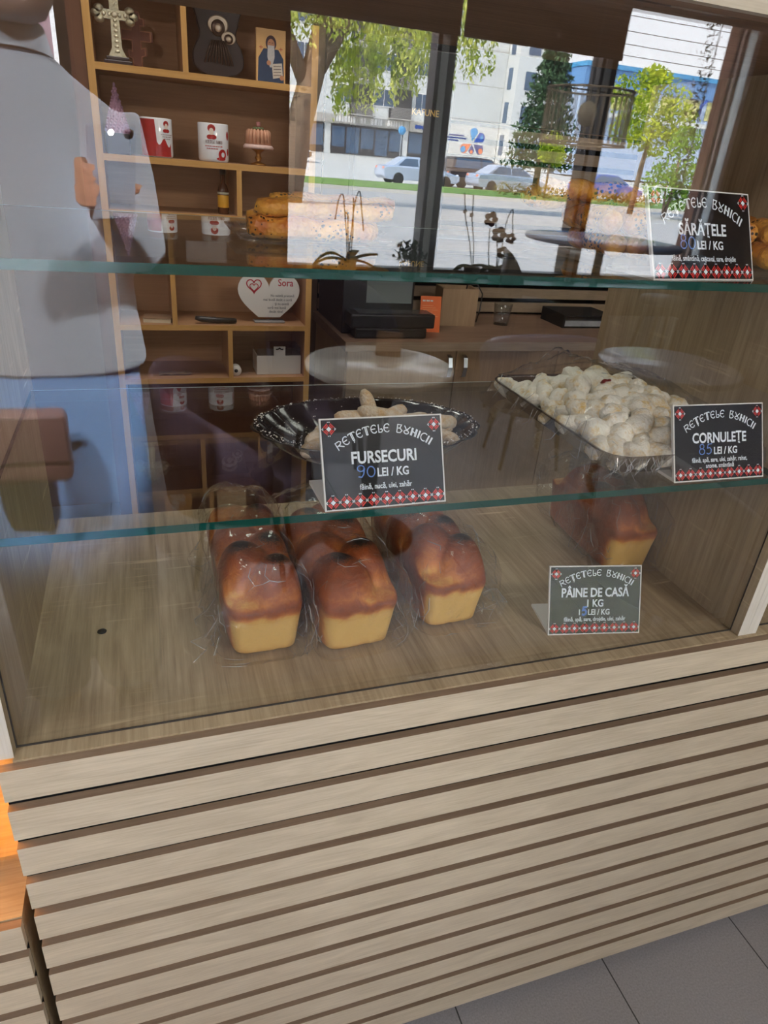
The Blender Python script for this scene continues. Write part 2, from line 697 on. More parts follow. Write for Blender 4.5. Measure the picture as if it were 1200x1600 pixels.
RX0, RX1, RY0, RY1, RZ = -2.3, 4.75, -4.2, 2.31, 2.75
struct(MB().box(RX0 - 0.2, RX1 + 0.2, RY0 - 0.2, RY1 + 0.2, -0.1, 0.0).build('floor', tile_material()))
struct(MB().box(RX0 - 0.2, RX1 + 0.2, RY0 - 0.2, RY1 + 0.2, RZ, RZ + 0.1).build('ceiling', WHITEPAINT))
struct(MB().box(RX0 - 0.15, RX0, RY0, RY1, 0, RZ).build('wall_left', WHITEPAINT))
struct(MB().box(RX1, RX1 + 0.15, RY0, RY1, 0, RZ).build('wall_right', BROWNPAINT))
struct(MB().box(RX0 - 0.15, RX1 + 0.15, RY1, RY1 + 0.15, 0, RZ).build('wall_back', BROWNPAINT))
# street wall: glazed door, pier, three-pane window
wb = MB()
WX0, WX1, SILL, WTOP = 0.93, 4.43, 0.70, 2.575
DX0, DX1, DTOP = -1.26, -0.26, 2.25
y0, y1 = RY0 - 0.35, RY0
wb.box(RX0 - 0.15, DX0, y0, y1, 0, RZ)
wb.box(DX0, DX1, y0, y1, DTOP, RZ)
wb.box(DX1, WX0, y0, y1, 0, RZ)
wb.box(WX0, WX1, y0, y1, 0, SILL)
wb.box(WX0, WX1, y0, y1, WTOP, RZ)
wb.box(WX1, RX1 + 0.15, y0, y1, 0, RZ)
struct(wb.build('wall_street', BROWNPAINT))

# the shop window: frame, mullions, panes, sill
fr = MB()
FY0, FY1 = RY0 - 0.12, RY0 - 0.02
fr.box(WX0, WX0 + 0.03, FY0, FY1, SILL, WTOP)
fr.box(WX0, WX1, FY0, FY1, SILL, SILL + 0.05)
fr.box(WX0, WX1, FY0, FY1, WTOP - 0.05, WTOP)
MX = (1.93, 3.15)
for x in MX:
    fr.box(x - 0.03, x + 0.10, FY0, FY1 + 0.03, SILL, WTOP)
wf = struct(fr.build('window_1', FRAME))
st = MB()
for x in MX:
    st.box(x - 0.002, x + 0.043, FY1 + 0.031, FY1 + 0.045, SILL, WTOP)
part(st.build('glazing_bead', plain('pale_grey_bead', (214, 220, 220), 0.4, var=0.03), wf), 'pale grey bead')
for a, b in ((WX0 + 0.03, MX[0] - 0.03), (MX[0] + 0.10, MX[1] - 0.03), (MX[1] + 0.10, WX1 - 0.007)):
    MB().box(a, b, RY0 - 0.075, RY0 - 0.069, SILL + 0.05, WTOP - 0.05).build('pane', clear('street_pane', 0.03), wf)
MB().box(WX0 - 0.03, WX1 + 0.03, RY0 - 0.03, RY0 + 0.22, SILL - 0.03, SILL).build('sill', FRAME, wf)
# glazed street door
dr = MB()
for a, b in ((DX0, DX0 + 0.08), (DX1 - 0.08, DX1)):
    dr.box(a, b, FY0, FY1, 0, DTOP)
dr.box(DX0 + 0.08, DX1 - 0.08, FY0, FY1, DTOP - 0.08, DTOP)
dr.box(DX0 + 0.08, DX1 - 0.08, FY0, FY1, 0, 0.12)
dw = struct(dr.build('door_1', FRAME))
MB().box(DX0 + 0.08, DX1 - 0.08, RY0 - 0.075, RY0 - 0.069, 0.12, DTOP - 0.08).build('pane', clear('door_pane', 0.03), dw)
MB().tube([(DX0 + 0.14, RY0 + 0.0, 0.9), (DX0 + 0.14, RY0 + 0.05, 0.92), (DX0 + 0.14, RY0 + 0.05, 1.28), (DX0 + 0.14, RY0 + 0.0, 1.3)], 0.012).build('handle', CHROME, dw)

RV = [(-0.35, -0.24, 'red_brown_reveal', (156, 112, 92)), (-0.24, -0.20, 'dark_reveal', (62, 46, 40)), (-0.20, -0.175, 'pinkish_reveal', (190, 164, 150)), (-0.175, -0.13, 'dark_reveal_bead', (58, 44, 38)),
      (-0.13, -0.05, 'white_reveal', (226, 230, 228)), (-0.05, -0.0005, 'brown_reveal', (88, 66, 56))]
for k, (ya, yb, nm, c) in enumerate(RV):
    struct(MB().box(WX1 - 0.006, WX1, RY0 + ya, RY0 + yb - 0.0005, SILL, WTOP).build('trim_%d' % (k + 1), plain(nm, c, 0.8, var=0.06, scale=4)))
# roller blinds over the first two panes
for k, (a, b) in enumerate(((WX0 + 0.005, MX[0] + 0.10), (MX[0] + 0.125, MX[1] + 0.10))):
    t = thing('roller_blind', ('dark brown roller blind half lowered over the pane beside the wall pier', 'dark brown roller blind half lowered over the middle pane of the window')[k], 'blind', ((a + b) / 2, RY0 + 0.04, 2.54), group='roller blinds on the street window')
    w = (b - a) / 2
    MB().box(-w, w, 0.0, 0.003, -0.35, 0.02).build('fabric', DARKBLIND, t)
    MB().tube([(-w, 0.02, 0.03), (w, 0.02, 0.03)], 0.03, 12).build('roller', FRAME, t)
    MB().box(-w, w, -0.004, 0.008, -0.372, -0.345).build('bottom_bar', FRAME, t)

# ceiling panels added out of view as fill light
for k, (x, y, p) in enumerate(FILL_PANELS):
    t = thing('ceiling_light', 'square white LED ceiling panel ' + ('above the street door', 'above the bistro tables', 'above the gift shelf', 'above the coffee counter')[k], 'light', (x, y, RZ), group='LED panels in the shop ceiling')
    MB().box(-0.31, 0.31, -0.31, 0.31, -0.012, -0.0005).build('frame', WHITE, t)
    part(MB().box(-0.29, 0.29, -0.29, 0.29, -0.0135, -0.0122).build('diffuser', plain('lit_diffuser', (255, 250, 240), 0.5, var=0, emit=1.5), t), 'glowing diffuser')
    l = lamp('panel_light', 'AREA', p, (0, 0, -0.016), (0, 0, -1), (1.0, 0.95, 0.87), 0.58)
    l.parent = t

# unseen spots added to brighten the man's reflection in the front glass
for k, (x, ax) in enumerate(((-0.75, 0.42), (0.45, -0.70))):
    t = thing('track_spot', ('white ceiling spot turned to the customers, above the warm-lit case', 'white ceiling spot turned to the customers, above the tall bakery case')[k], 'light', (x, 0.55, RZ), group='ceiling spots')
    d = Vector((ax, -1.55, -1.40)).normalized()
    MB().lathe([(0.0001, -0.03), (0.05, -0.03), (0.05, -0.0005), (0.0001, -0.0005)], 20).tube([(0, 0, -0.03), (0, 0, -0.10)], 0.008, 8).build('mount', WHITE, t)
    MB().tube([Vector((0, 0, -0.13)) - d * 0.05, Vector((0, 0, -0.13)) + d * 0.07], [0.04, 0.048], 20).build('housing', WHITE, t)
    l = lamp('spot_light', 'SPOT', FILL_SPOTW, Vector((0, 0, -0.13)) + d * 0.08, d, (0.93, 0.97, 1.0))
    l.data.spot_size = radians(30)
    l.data.spot_blend = 0.6
    l.data.shadow_soft_size = 0.05
    l.parent = t

# ------------------------------------------------------------------ the display case
case = thing('display_case', 'pale oak bakery display case with slatted front, glass front and two glass shelves', 'display case', (0, 0, 0))
SX0, SX1 = -0.1865, 1.95
b = MB()
b.box(SX0, SX1, 0.012, 0.56, 0.032, ZF - 0.019, 0)
b.build('base_cabinet', OAKX, case)
part(MB().box(SX0, SX1, 0.0112, 0.0119, 0.031, ZF - 0.0195).build('felt_backing', FELT, case), 'black felt behind the slats')
part(MB().box(SX0 + 0.02, SX1, 0.05, 0.55, 0.0, 0.0318).build('plinth', MATBLACK, case), 'dark recessed plinth')
s = MB()
z = ZF - 0.002
s.box(SX0, SX1, 0.0, 0.011, 0.7885, z, 0, top=1)
zz = 0.7885
while zz - 0.0631 > 0.02:
    s.box(SX0, SX1, 0.0, 0.011, zz - 0.0631, zz - 0.0631 + 0.0475, 0, top=1)
    zz -= 0.0631
s.build('slatted_front', [SLAT, SLATTOP], case)
f = MB()
f.box(XL - 0.001, SX1, 0.0120, 0.575, ZF - 0.018, ZF, 0)
f.build('floor_board', OAK, case)
MB().lathe([(0.0001, 0.0005), (0.0062, 0.0005), (0.0062, 0.0009), (0.0001, 0.0009)], 16, (-0.089, 0.227, ZF)).build('screw_hole', MATBLACK, case)
TOPZ = 1.594
for nm, xa, xb in (('side_panel', XL - 0.0145, XL), ('side_panel', XR, XR + 0.0175), ('side_panel', XR + 0.018, XR + 0.0355), ('side_panel', SX1 - 0.018, SX1)):
    p = MB()
    p.box(xa, xb, 0.0165, 0.53, ZF + 0.0003, TOPZ, 0)
    p.box(xa, xb, 0.016, 0.0165, ZF + 0.0003, TOPZ, 1)
    p.build(nm, [OAKZ, EDGE], case)
tb = MB()
tb.box(XL - 0.02, SX1, 0.0125, 0.43, TOPZ, TOPZ + 0.018, 0)
tb.build('top_board', wood('dark_oak_board', (156, 126, 104), (118, 94, 76), 'X', 0.6, 70, 9), case)
fa = MB()
fa.box(XL - 0.02, SX1, 0.002, 0.012, TOPZ - 0.001, TOPZ + 0.2, 0)
part(fa.build('fascia', EDGEX, case), 'pale top fascia')
for xa, xb in ((XL, XR), (XR + 0.036, SX1 - 0.018)):
    MB().box(xa + 0.001, xb - 0.001, GY, GY + 0.006, ZF + 0.0005, TOPZ - 0.0005).build('front_glass', GLASS, case)
    q = MB()
    q.box(xa, xb, GY - 0.0015, GY - 0.0002, ZF, ZF + 0.0022)
    q.box(xa, xa + 0.0015, GY - 0.0015, GY - 0.0002, ZF + 0.002, TOPZ)
    q.box(xb - 0.0015, xb, GY - 0.0015, GY - 0.0002, ZF + 0.002, TOPZ)
    part(q.build('glass_seal', SEAL, case), 'dark seal line along the glass')
for zt in (ZL, ZU):
    g = MB()
    g.box(XL + 0.0005, XR - 0.0005, 0.0400, 0.50, zt - 0.009, zt, 0)
    for i in (2, 3, 5):
        g.m[i] = 1
    g.box(XL + 0.001, XR - 0.001, 0.4990, 0.5002, zt + 0.0001, zt + 0.0004, 2)  # pale strip paints the light caught along the back edge
    part(g.build('glass_shelf', [SHELFGLASS, GREEN, plain('polished_edge', (210, 222, 216), 0.2, var=0)], case), 'clear glass shelf with a green edge')

# ------------------------------------------------------------------ warm-lit case on the left
wc = thing('display_case', 'lower display case with slatted front glowing with orange light', 'display case', (-0.203, 0, 0))
MB().box(-1.3, 0.0, 0.012, 0.5, 0.031, 0.555).build('base_cabinet', OAKX, wc)
part(MB().box(-1.3, 0.0, 0.0112, 0.0119, 0.031, 0.555).build('felt_backing', FELT, wc), 'black felt behind the slats')
s = MB()
zz = 0.571
while zz - 0.0625 > 0.02:
    s.box(-1.3, 0.0, 0.0, 0.011, zz - 0.047, zz, 0, top=1)
    zz -= 0.0625
s.build('slatted_front', [SLAT, SLATTOP], wc)
MB().box(-1.3, 0.0, 0.0125, 0.5, 0.555, 0.573).build('floor_board', OAKX, wc)
p = MB()
p.box(-1.3, -1.282, 0.09, 0.5, 0.5732, 1.05)
p.build('side_panel', OAKZ, wc)
MB().box(-1.28, -0.02, 0.48, 0.5, 0.5732, 1.05).build('back_panel', OAKX, wc)
MB().box(-1.3, 0.0, 0.02, 0.5, 1.05, 1.068).build('top_board', OAKX, wc)
MB().box(-1.28, -0.0005, 0.10, 0.106, 0.5735, 1.0495).build('front_glass', GLASS, wc)
q = MB()
q.box(-0.060, -0.055, 0.0885, 0.0985, 0.574, 1.0495)
q.box(-1.27, -0.061, 0.0885, 0.0985, 0.574, 0.592)
part(q.build('glass_frame', FRAME, wc), 'dark frame round the glass')
led = MB().box(-1.25, -0.05, 0.12, 0.13, 1.035, 1.0495).build('led_strip', plain('warm_led', (255, 170, 70), 0.5, var=0, emit=9), wc)
part(led, 'orange glowing strip')
l = lamp('led_light', 'AREA', WARM_LED, (-0.6, 0.16, 1.03), (0.0, 0.0, -1), (1.0, 0.40, 0.06), 1.15, 0.02)
l.parent = wc


# ------------------------------------------------------------------ price signs
FOAM = plain('white_foam_board', (228, 226, 222), 0.5, var=0.02)
SIGNBLACK = plain('glossy_black_print', (13, 14, 20), 0.22, var=0.12, scale=14, spec=0.6)
SIGNWHITE = plain('white_print', (232, 240, 248), 0.35, var=0)
SIGNRED = plain('red_print', (214, 48, 44), 0.35, var=0.05)
PENBLUE = plain('blue_marker_ink', (96, 134, 206), 0.4, var=0.15, scale=200)

PEN = {
    '9': [arc(0.32, 0.72, 0.24, 0, 360, 14) + [(0.56, 0.72), (0.50, 0.25), (0.36, 0.02), (0.12, 0.06)]],
    '0': [arc(0.35, 0.42, 0.27, 80, 440, 16, 0.42)],
    '8': [arc(0.33, 0.75, 0.19, 0, 360, 14, 0.22), arc(0.33, 0.28, 0.25, 90, 450, 14, 0.27)],
    '5': [[(0.62, 0.98), (0.24, 0.94), (0.16, 0.58), (0.40, 0.62), (0.54, 0.44), (0.50, 0.16), (0.28, 0.02), (0.08, 0.12)]],
}


def price_sign(loc, rz, w, h, title, pen, rest, foot_lines, label, lean=0.042, mode=0):
    t = thing('price_sign', label, 'price sign', loc, rz, 'black bakery price signs')
    zc = sqrt(h * h - lean * lean)

    def place(u, v, d=0.0):
        k = v
        return (u * w, k * lean - d * zc / h, k * zc + d * lean / h)
    e = 0.0042
    b = MB()
    q = [place(0, 0, 0), place(1, 0, 0), place(1, 1, 0), place(0, 1, 0)]
    r = [place(0, 0, -e), place(1, 0, -e), place(1, 1, -e), place(0, 1, -e)]
    r = [(p[0], p[1], max(p[2], 0)) for p in r]
    b.add(q + r, [(0, 1, 2, 3), (7, 6, 5, 4), (0, 4, 5, 1), (1, 5, 6, 2), (2, 6, 7, 3), (3, 7, 4, 0)])
    part(b.build('foam_board', FOAM, t), 'white foam board')
    part(MB().box(0, w, 0.0045, 0.075, 0.0002, 0.0042).build('foot', FOAM, t), 'white foot plate')
    p = MB()
    asp = h / w

    def pl(u, v):
        return place(u, v / asp, 0.0007)

    def pb(u, v):
        return place(u, v, 0.0003)
    p.add([pb(0.012, 0.016), pb(0.988, 0.016), pb(0.988, 0.984), pb(0.012, 0.984)], [(0, 1, 2, 3)], 0)
    A = asp
    folk_arc(p, 0.515, (0.915 if mode == 0 else 0.945) * A - 0.062, 0.62 if mode == 0 else 0.70, 0.062, 74 if mode == 0 else 66, 0.0078, 1, pl)
    put_text(p, title, 0.5, (0.500 if mode == 0 else 0.550) * A, 0.128 * A, 1, pl, bold=0.026, width={'F': 0.535, 'C': 0.60, 'S': 0.47, 'P': 0.735}[title[0]])
    if mode == 0:
        y = 0.345 * A
        hh = 0.092 * A
        put_text(p, rest, 0.435, y, hh, 1, pl, align='L', bold=0.024, width=0.26)
        x = 0.265
        for c in pen:
            strokes(p, [[(x + a * 0.115, y + v * 0.095) for a, v in ln] for ln in PEN[c]], 0.0085, 3, pl)
            x += 0.078
    else:
        put_text(p, '1 KG', 0.5, 0.405 * A, 0.104 * A, 1, pl, bold=0.024, squeeze=0.86)
        put_text(p, '1', 0.325, 0.285 * A, 0.082 * A, 1, pl, align='L', bold=0.018)
        strokes(p, [[(0.350 + a * 0.10, 0.283 * A + v * 0.085) for a, v in ln] for ln in PEN['5']], 0.020, 3, pl)
        put_text(p, 'LEI / KG', 0.425, 0.285 * A, 0.082 * A, 1, pl, align='L', bold=0.018, squeeze=0.84)
    ys = (0.212,) if len(foot_lines) == 1 else (0.245, 0.168)
    if mode:
        ys = (0.195,)
    for ln, yy in zip(foot_lines, ys):
        put_text(p, ln, 0.5, yy * A, 0.058 * A, 1, pl, bold=0.016, squeeze=0.80)
    for i in range(9):
        motif(p, 0.012 + 0.976 * (i + 0.5) / 9, 0.092 * A, 0.0535, pl, 2, 1, 0)
    for u in (0.070, 0.930):
        motif(p, u, 0.885 * A, 0.052, pl, 2, 1, 0)
    part(p.build('printed_face', [SIGNBLACK, SIGNWHITE, SIGNRED, PENBLUE], t), 'glossy black printed face with red folk border')
    return t


price_sign((0.174, 0.0425, ZL), radians(1.3), 0.147, 0.103, 'FURSECURI', '90', 'LEI / KG', ['făină, nucă, ulei, zahăr'],
           'black price sign reading FURSECURI in front of the dark scalloped tray')
price_sign((0.653, 0.0475, ZL), radians(-0.4), 0.152, 0.103, 'CORNULEŢE', '85', 'LEI / KG', ['făină, apă, sare, ulei, zahăr, rahat,', 'arome, smântână'],
           'black price sign reading CORNULEŢE beside the tray of sugared crescents')
price_sign((0.536, 0.0440, ZU), radians(8.5), 0.167, 0.101, 'SĂRĂŢELE', '80', 'LEI / KG', ['făină, smântână, caşcaval, sare, drojdie'],
           'black price sign reading SĂRĂŢELE on the top glass shelf')
price_sign((0.537, 0.0830, ZF), radians(-9.8), 0.148, 0.1045, 'PÂINE DE CASĂ', '5', 'LEI / KG', ['făină, apă, sare, drojdie, ulei, zahăr'],
           'price sign reading PÂINE DE CASĂ standing on the case floor', mode=1)


# ------------------------------------------------------------------ braided loaves in bags
def loaf_material():
    m, t, b = newmat('baked_crust')
    N, L = t.nodes, t.links
    at = N.new('ShaderNodeAttribute')
    at.attribute_name = 'bake'
    sp = N.new('ShaderNodeSeparateColor')
    L.new(at.outputs['Color'], sp.inputs[0])
    co = N.new('ShaderNodeTexCoord')
    nz = N.new('ShaderNodeTexNoise')
    nz.inputs['Scale'].default_value = 60
    nz.inputs['Detail'].default_value = 8
    nz.inputs['Roughness'].default_value = 0.75
    nz.inputs['Distortion'].default_value = 0.6
    L.new(co.outputs['Object'], nz.inputs['Vector'])
    ad = N.new('ShaderNodeMath')
    ad.operation = 'MULTIPLY_ADD'
    ad.inputs[1].default_value = 0.62
    L.new(nz.outputs['Fac'], ad.inputs[0])
    sb = N.new('ShaderNodeMath')
    sb.operation = 'SUBTRACT'
    sb.inputs[1].default_value = 0.31
    L.new(sp.outputs[0], sb.inputs[0])
    L.new(sb.outputs[0], ad.inputs[2])
    r = N.new('ShaderNodeValToRGB')
    e = r.color_ramp.elements
    e[0].position = 0.12
    e[0].color = lin((240, 196, 112))
    e[1].position = 1.0
    e[1].color = lin((96, 42, 18))
    for p, c in ((0.30, (230, 172, 88)), (0.46, (206, 124, 54)), (0.68, (156, 76, 30))):
        x = e.new(p)
        x.color = lin(c)
    L.new(ad.outputs[0], r.inputs['Fac'])
    n2 = N.new('ShaderNodeTexNoise')
    n2.inputs['Scale'].default_value = 420
    n2.inputs['Detail'].default_value = 2
    L.new(co.outputs['Object'], n2.inputs['Vector'])
    m2 = N.new('ShaderNodeMath')
    m2.operation = 'MULTIPLY_ADD'
    m2.inputs[1].default_value = 2.6
    m2.inputs[2].default_value = -1.75
    L.new(n2.outputs['Fac'], m2.inputs[0])
    m3 = N.new('ShaderNodeMath')
    m3.operation = 'MULTIPLY_ADD'
    m3.inputs[1].default_value = 2.0
    L.new(sp.outputs[1], m3.inputs[0])
    L.new(m2.outputs[0], m3.inputs[2])
    m3.use_clamp = True
    mx = N.new('ShaderNodeMix')
    mx.data_type = 'RGBA'
    mx.inputs[7].default_value = lin((34, 26, 26))
    L.new(m3.outputs[0], mx.inputs[0])
    L.new(r.outputs[0], mx.inputs[6])
    L.new(mx.outputs[2], b.inputs['Base Color'])
    b.inputs['Roughness'].default_value = 0.38
    b.inputs['Specular IOR Level'].default_value = 0.5
    bp = N.new('ShaderNodeBump')
    bp.inputs['Strength'].default_value = 0.7
    bp.inputs['Distance'].default_value = 0.003
    L.new(nz.outputs['Fac'], bp.inputs['Height'])
    L.new(bp.outputs[0], b.inputs['Normal'])
    return m


CRUST = loaf_material()
FILM = clear('bag_film', 0.07, rough=0.05, haze=0.004, hazecol=(0.9, 0.9, 0.92), bump=0.4, bscale=18, bdist=0.02)
FLAP = clear('film_flap', 0.10, rough=0.06, haze=0.05, hazecol=(0.9, 0.92, 0.95), bump=0.5, bscale=40, bdist=0.02)
FOLD = clear('film_fold', 0.35, rough=0.12, haze=0.28, hazecol=(0.9, 0.92, 0.95))


def loaf_data(L, wd, blobs, spots, seed):
    """pan loaf: golden straight sides below, plaited brown crown above. y runs back from the front end."""
    nA, nR = 88, 22
    rim, hw = 0.074, wd / 2
    out = []
    for j in range(nA):
        a = 2 * pi * j / nA
        c, s_ = cos(a), sin(a)
        k = 7.0
        rr = (abs(c) ** k + abs(s_) ** k) ** (-1 / k)
        out.append((rr * c, rr * s_))
    V, F, B = [], [], []

    def H(x, y):
        tot = 0.0
        for (bx, by, rx, ry, hz, ang) in blobs:
            dx, dy = x - bx, y - by
            ca, sa = cos(ang), sin(ang)
            u, v = (dx * ca + dy * sa) / rx, (-dx * sa + dy * ca) / ry
            d = 1 - u * u - v * v
            if d > 0:
                tot = max(tot, hz * sqrt(d))
        return tot
    rows = []
    for z, sc, bk in ((0.0, 0.84, 0.30), (0.003, 0.875, 0.22), (0.02, 0.905, 0.10), (0.04, 0.94, 0.05), (0.054, 0.965, 0.08), (0.062, 0.985, 0.28), (0.069, 1.008, 0.62), (0.076, 1.02, 0.80)):
        row = []
        for j, (ox, oy) in enumerate(out):
            n = noise.noise(Vector((ox * 4 + seed, oy * 4, z * 40)))
            x, y = ox * hw * sc, L / 2 + oy * (L / 2) * (1 - (1 - sc) * 0.55)
            n2 = noise.noise(Vector((ox * 3 + seed * 2, oy * 3, 5)))
            row.append(len(V))
            V.append((x * (1 + 0.012 * n), y + 0.002 * n, z + (0.004 * n2 if 0.03 < z else 0)))
            fr = max(0.0, min(1.0, (-oy - 0.80) / 0.14))
            bs = 0.62 + 0.25 * z / 0.08
            B.append((max(0, min(1, bk * fr + bs * (1 - fr) + 0.08 * n)), 0))
        rows.append(row)
    for i in range(1, nR + 1):
        rho = 1 - i / nR
        row = []
        for j, (ox, oy) in enumerate(out):
            x, y = ox * hw * rho, L / 2 + oy * (L / 2) * rho
            ed = sqrt(max(0, 1 - rho ** 5))
            h = H(x, y)
            n = noise.noise(Vector((x * 25 + seed, y * 25, 1.5)))
            z = 0.076 + ed * (0.006 + h) + 0.0016 * n
            # creases between the strands bake paler, tops bake darker
            bk = 0.42 + min(0.40, 8.0 * h) + 0.12 * n + 0.10 * noise.noise(Vector((x * 60, y * 60, seed)))
            po = 0.0
            for (px, py, pr) in spots:
                d = sqrt((x - px) ** 2 + ((y - py) * 1.25) ** 2) / pr
                po = max(po, max(0, 1.25 - d))
            row.append(len(V))
            V.append((x, y, z))
            B.append((max(0, min(1, bk)), min(1, po)))
        rows.append(row)
    for a, b in zip(rows[:-1], rows[1:]):
        for j in range(nA):
            k = (j + 1) % nA
            F.append((a[j], a[k], b[k], b[j]))
    F.append(tuple(reversed(rows[0])))
    return V, F, B


def make_loaf(label, loc, rz, L, wd, blobs, spots, seed):
    V, F, B = loaf_data(L, wd, blobs, spots, seed)
    mb = MB().add(V, F, 0, True)
    o = mb.build('bread_loaf', CRUST)
    ca = o.data.color_attributes.new('bake', 'FLOAT_COLOR', 'POINT')
    for i, (a, b) in enumerate(B):
        ca.data[i].color = (a, b, 0, 1)
    md = o.modifiers.new('d', 'SUBSURF')
    md.levels = md.render_levels = 1
    o.location = loc
    o.rotation_euler = (0, 0, rz)
    tag(o, label, 'bread', 'braided loaves on the case floor')
    return o


def make_bag(label, loc, rz, L, wd, ht, seed, left=0.03, right=0.03):
    """crumpled clear bag round a loaf: a loose faceted sleeve with flared side seams and a pinched tail."""
    nA, nY = 40, 30
    rs = random.Random(seed)
    vs, fs = [], []
    for i in range(nY + 1):
        t = i / nY
        y = -0.014 + t * (L + 0.075)
        tail = max(0, (t - 0.82) / 0.18)
        front = max(0, (0.05 - t) / 0.05)
        k = 1 - 0.55 * tail - 0.12 * front
        for j in range(nA):
            a = 2 * pi * (j + 0.5 * (i % 2)) / nA
            c, s_ = cos(a), sin(a)
            p = 4.0
            rr = (abs(c) ** p + abs(s_) ** p) ** (-1 / p)
            x, z = rr * c * (wd / 2 + 0.006) * (1 - 0.35 * tail), ht / 2 + rr * s_ * (ht / 2 + 0.004) * k
            q = Vector((x * 17 + seed * 5, y * 17, z * 17))
            n = 0.9 * noise.noise(q) + 0.5 * noise.noise(q * 2.1) + rs.uniform(-0.25, 0.25)
            out = 0.0075 * max(-0.5, n)
            d = Vector((x, 0, z - ht / 2)).normalized()
            x += d.x * out
            z += d.z * out
            side = left if c < 0 else right
            fin = exp(-((s_ + 0.62) / 0.22) ** 2) * abs(c) ** 2
            fl = 0.5 + 0.9 * noise.noise(Vector((y * 22, seed * 3 + (1 if c < 0 else 7), 0)))
            x += (1 if c > 0 else -1) * side * fin * max(0.05, fl) * (1 - tail)
            z = max(0.0006 + 0.0005 * (j % 3), z - 0.4 * 0.02 * fin)
            vs.append((x, y + 0.006 * n, z))
    for i in range(nY):
        for j in range(nA):
            k = (j + 1) % nA
            a_, b_, c_, d_ = i * nA + j, i * nA + k, (i + 1) * nA + k, (i + 1) * nA + j
            fs += [(a_, b_, d_), (b_, c_, d_)] if i % 2 == 0 else [(a_, b_, c_), (a_, c_, d_)]
    c0 = len(vs)
    vs.append((0, -0.018, ht * 0.42))
    for j in range(nA):
        fs.append((c0, (j + 1) % nA, j))
    mb = MB().add(vs, fs, 0, False)
    # creases: thin folds that run over the sleeve, densest along the front and the side seams
    V = [Vector(v) for v in vs]

    def at(i, j):
        return V[max(0, min(nY, i)) * nA + j % nA]
    for q in range(66):
        i = int(rs.choice((rs.uniform(0, 3), rs.uniform(0, 9), rs.uniform(0, nY - 3))))
        j = rs.randrange(nA)
        if rs.random() < 0.45:
            j = rs.choice((nA // 2 + 3, nA - 4, nA // 2 + 1, nA - 2)) + rs.randrange(-2, 3)
        p = [at(i, j)]
        di, dj = rs.choice(((1, 0), (1, 1), (0, 1), (1, -1), (0, -1), (1, 0)))
        for _ in range(rs.randrange(1, 4)):
            i, j = i + di, j + dj
            if rs.random() < 0.3:
                dj = rs.choice((-1, 0, 1))
            if not (0 <= i <= nY):
                break
            p.append(at(i, j))
        if len(p) > 1:
            w = rs.uniform(0.00025, 0.0007)
            mb.tube([v + (v - Vector((0, v.y, ht / 2))).normalized() * 0.0008 for v in p], [w * (0.5 if k in (0, len(p) - 1) else 1) for k in range(len(p))], 5, 1)
    # loose flaps of film standing off the seams
    for sd, wid in ((-1, left), (1, right)):
        n = 9
        f, vs2 = [], []
        for k in range(n + 1):
            y = 0.01 + (L * 0.62) * k / n
            x0 = sd * (wd / 2 + 0.004)
            wv = wid * (0.35 + 0.65 * abs(sin(k * 1.9 + seed))) * (1 - 0.5 * k / n)
            vs2 += [(x0, y, 0.055 + 0.02 * sin(k * 1.3 + seed)), (x0 + sd * wv * 0.5, y + 0.006 * sin(k * 3.0), 0.03 + 0.014 * sin(k * 2.3)), (x0 + sd * wv, y - 0.004 * cos(k * 2.0), 0.003 + 0.006 * abs(sin(k * 1.7 + seed)))]
        for k in range(n):
            for h in range(2):
                q0, q1, q2, q3 = k * 3 + h, k * 3 + h + 1, k * 3 + h + 4, k * 3 + h + 3
                f += [(q0, q1, q2), (q0, q2, q3)]
        mb.add(vs2, f, 2, False)
        for k in range(n):
            if rs.random() < 0.5:
                mb.tube([vs2[k * 3 + 2], vs2[k * 3 + 5]], rs.uniform(0.0003, 0.0006), 5, 1)
            if rs.random() < 0.22:
                mb.tube([vs2[k * 3], vs2[k * 3 + 1], vs2[k * 3 + (2 if rs.random() < 0.5 else 5)]], rs.uniform(0.0002, 0.0005), 5, 1)
    o = mb.build('plastic_bag', [FILM, FOLD, FLAP])
    o.location = loc
    o.rotation_euler = (0, 0, rz)
    tag(o, label, 'bag', 'clear bags round the loaves')
    return o


def braid(L, hw, k=3, ph=0.0, h=0.050):
    bl = []
    n = 2 * k
    for i in range(n):
        sgn = 1 if (i % 2 == 0) else -1
        y = 0.045 + (L - 0.09) * i / (n - 1)
        bl.append((sgn * hw * 0.42 * (1 if ph == 0 else -1), y, hw * 0.86, 0.042, h * (1.0 + 0.10 * sin(i * 2.1 + ph)), sgn * 0.55 * (1 if ph == 0 else -1)))
    return bl


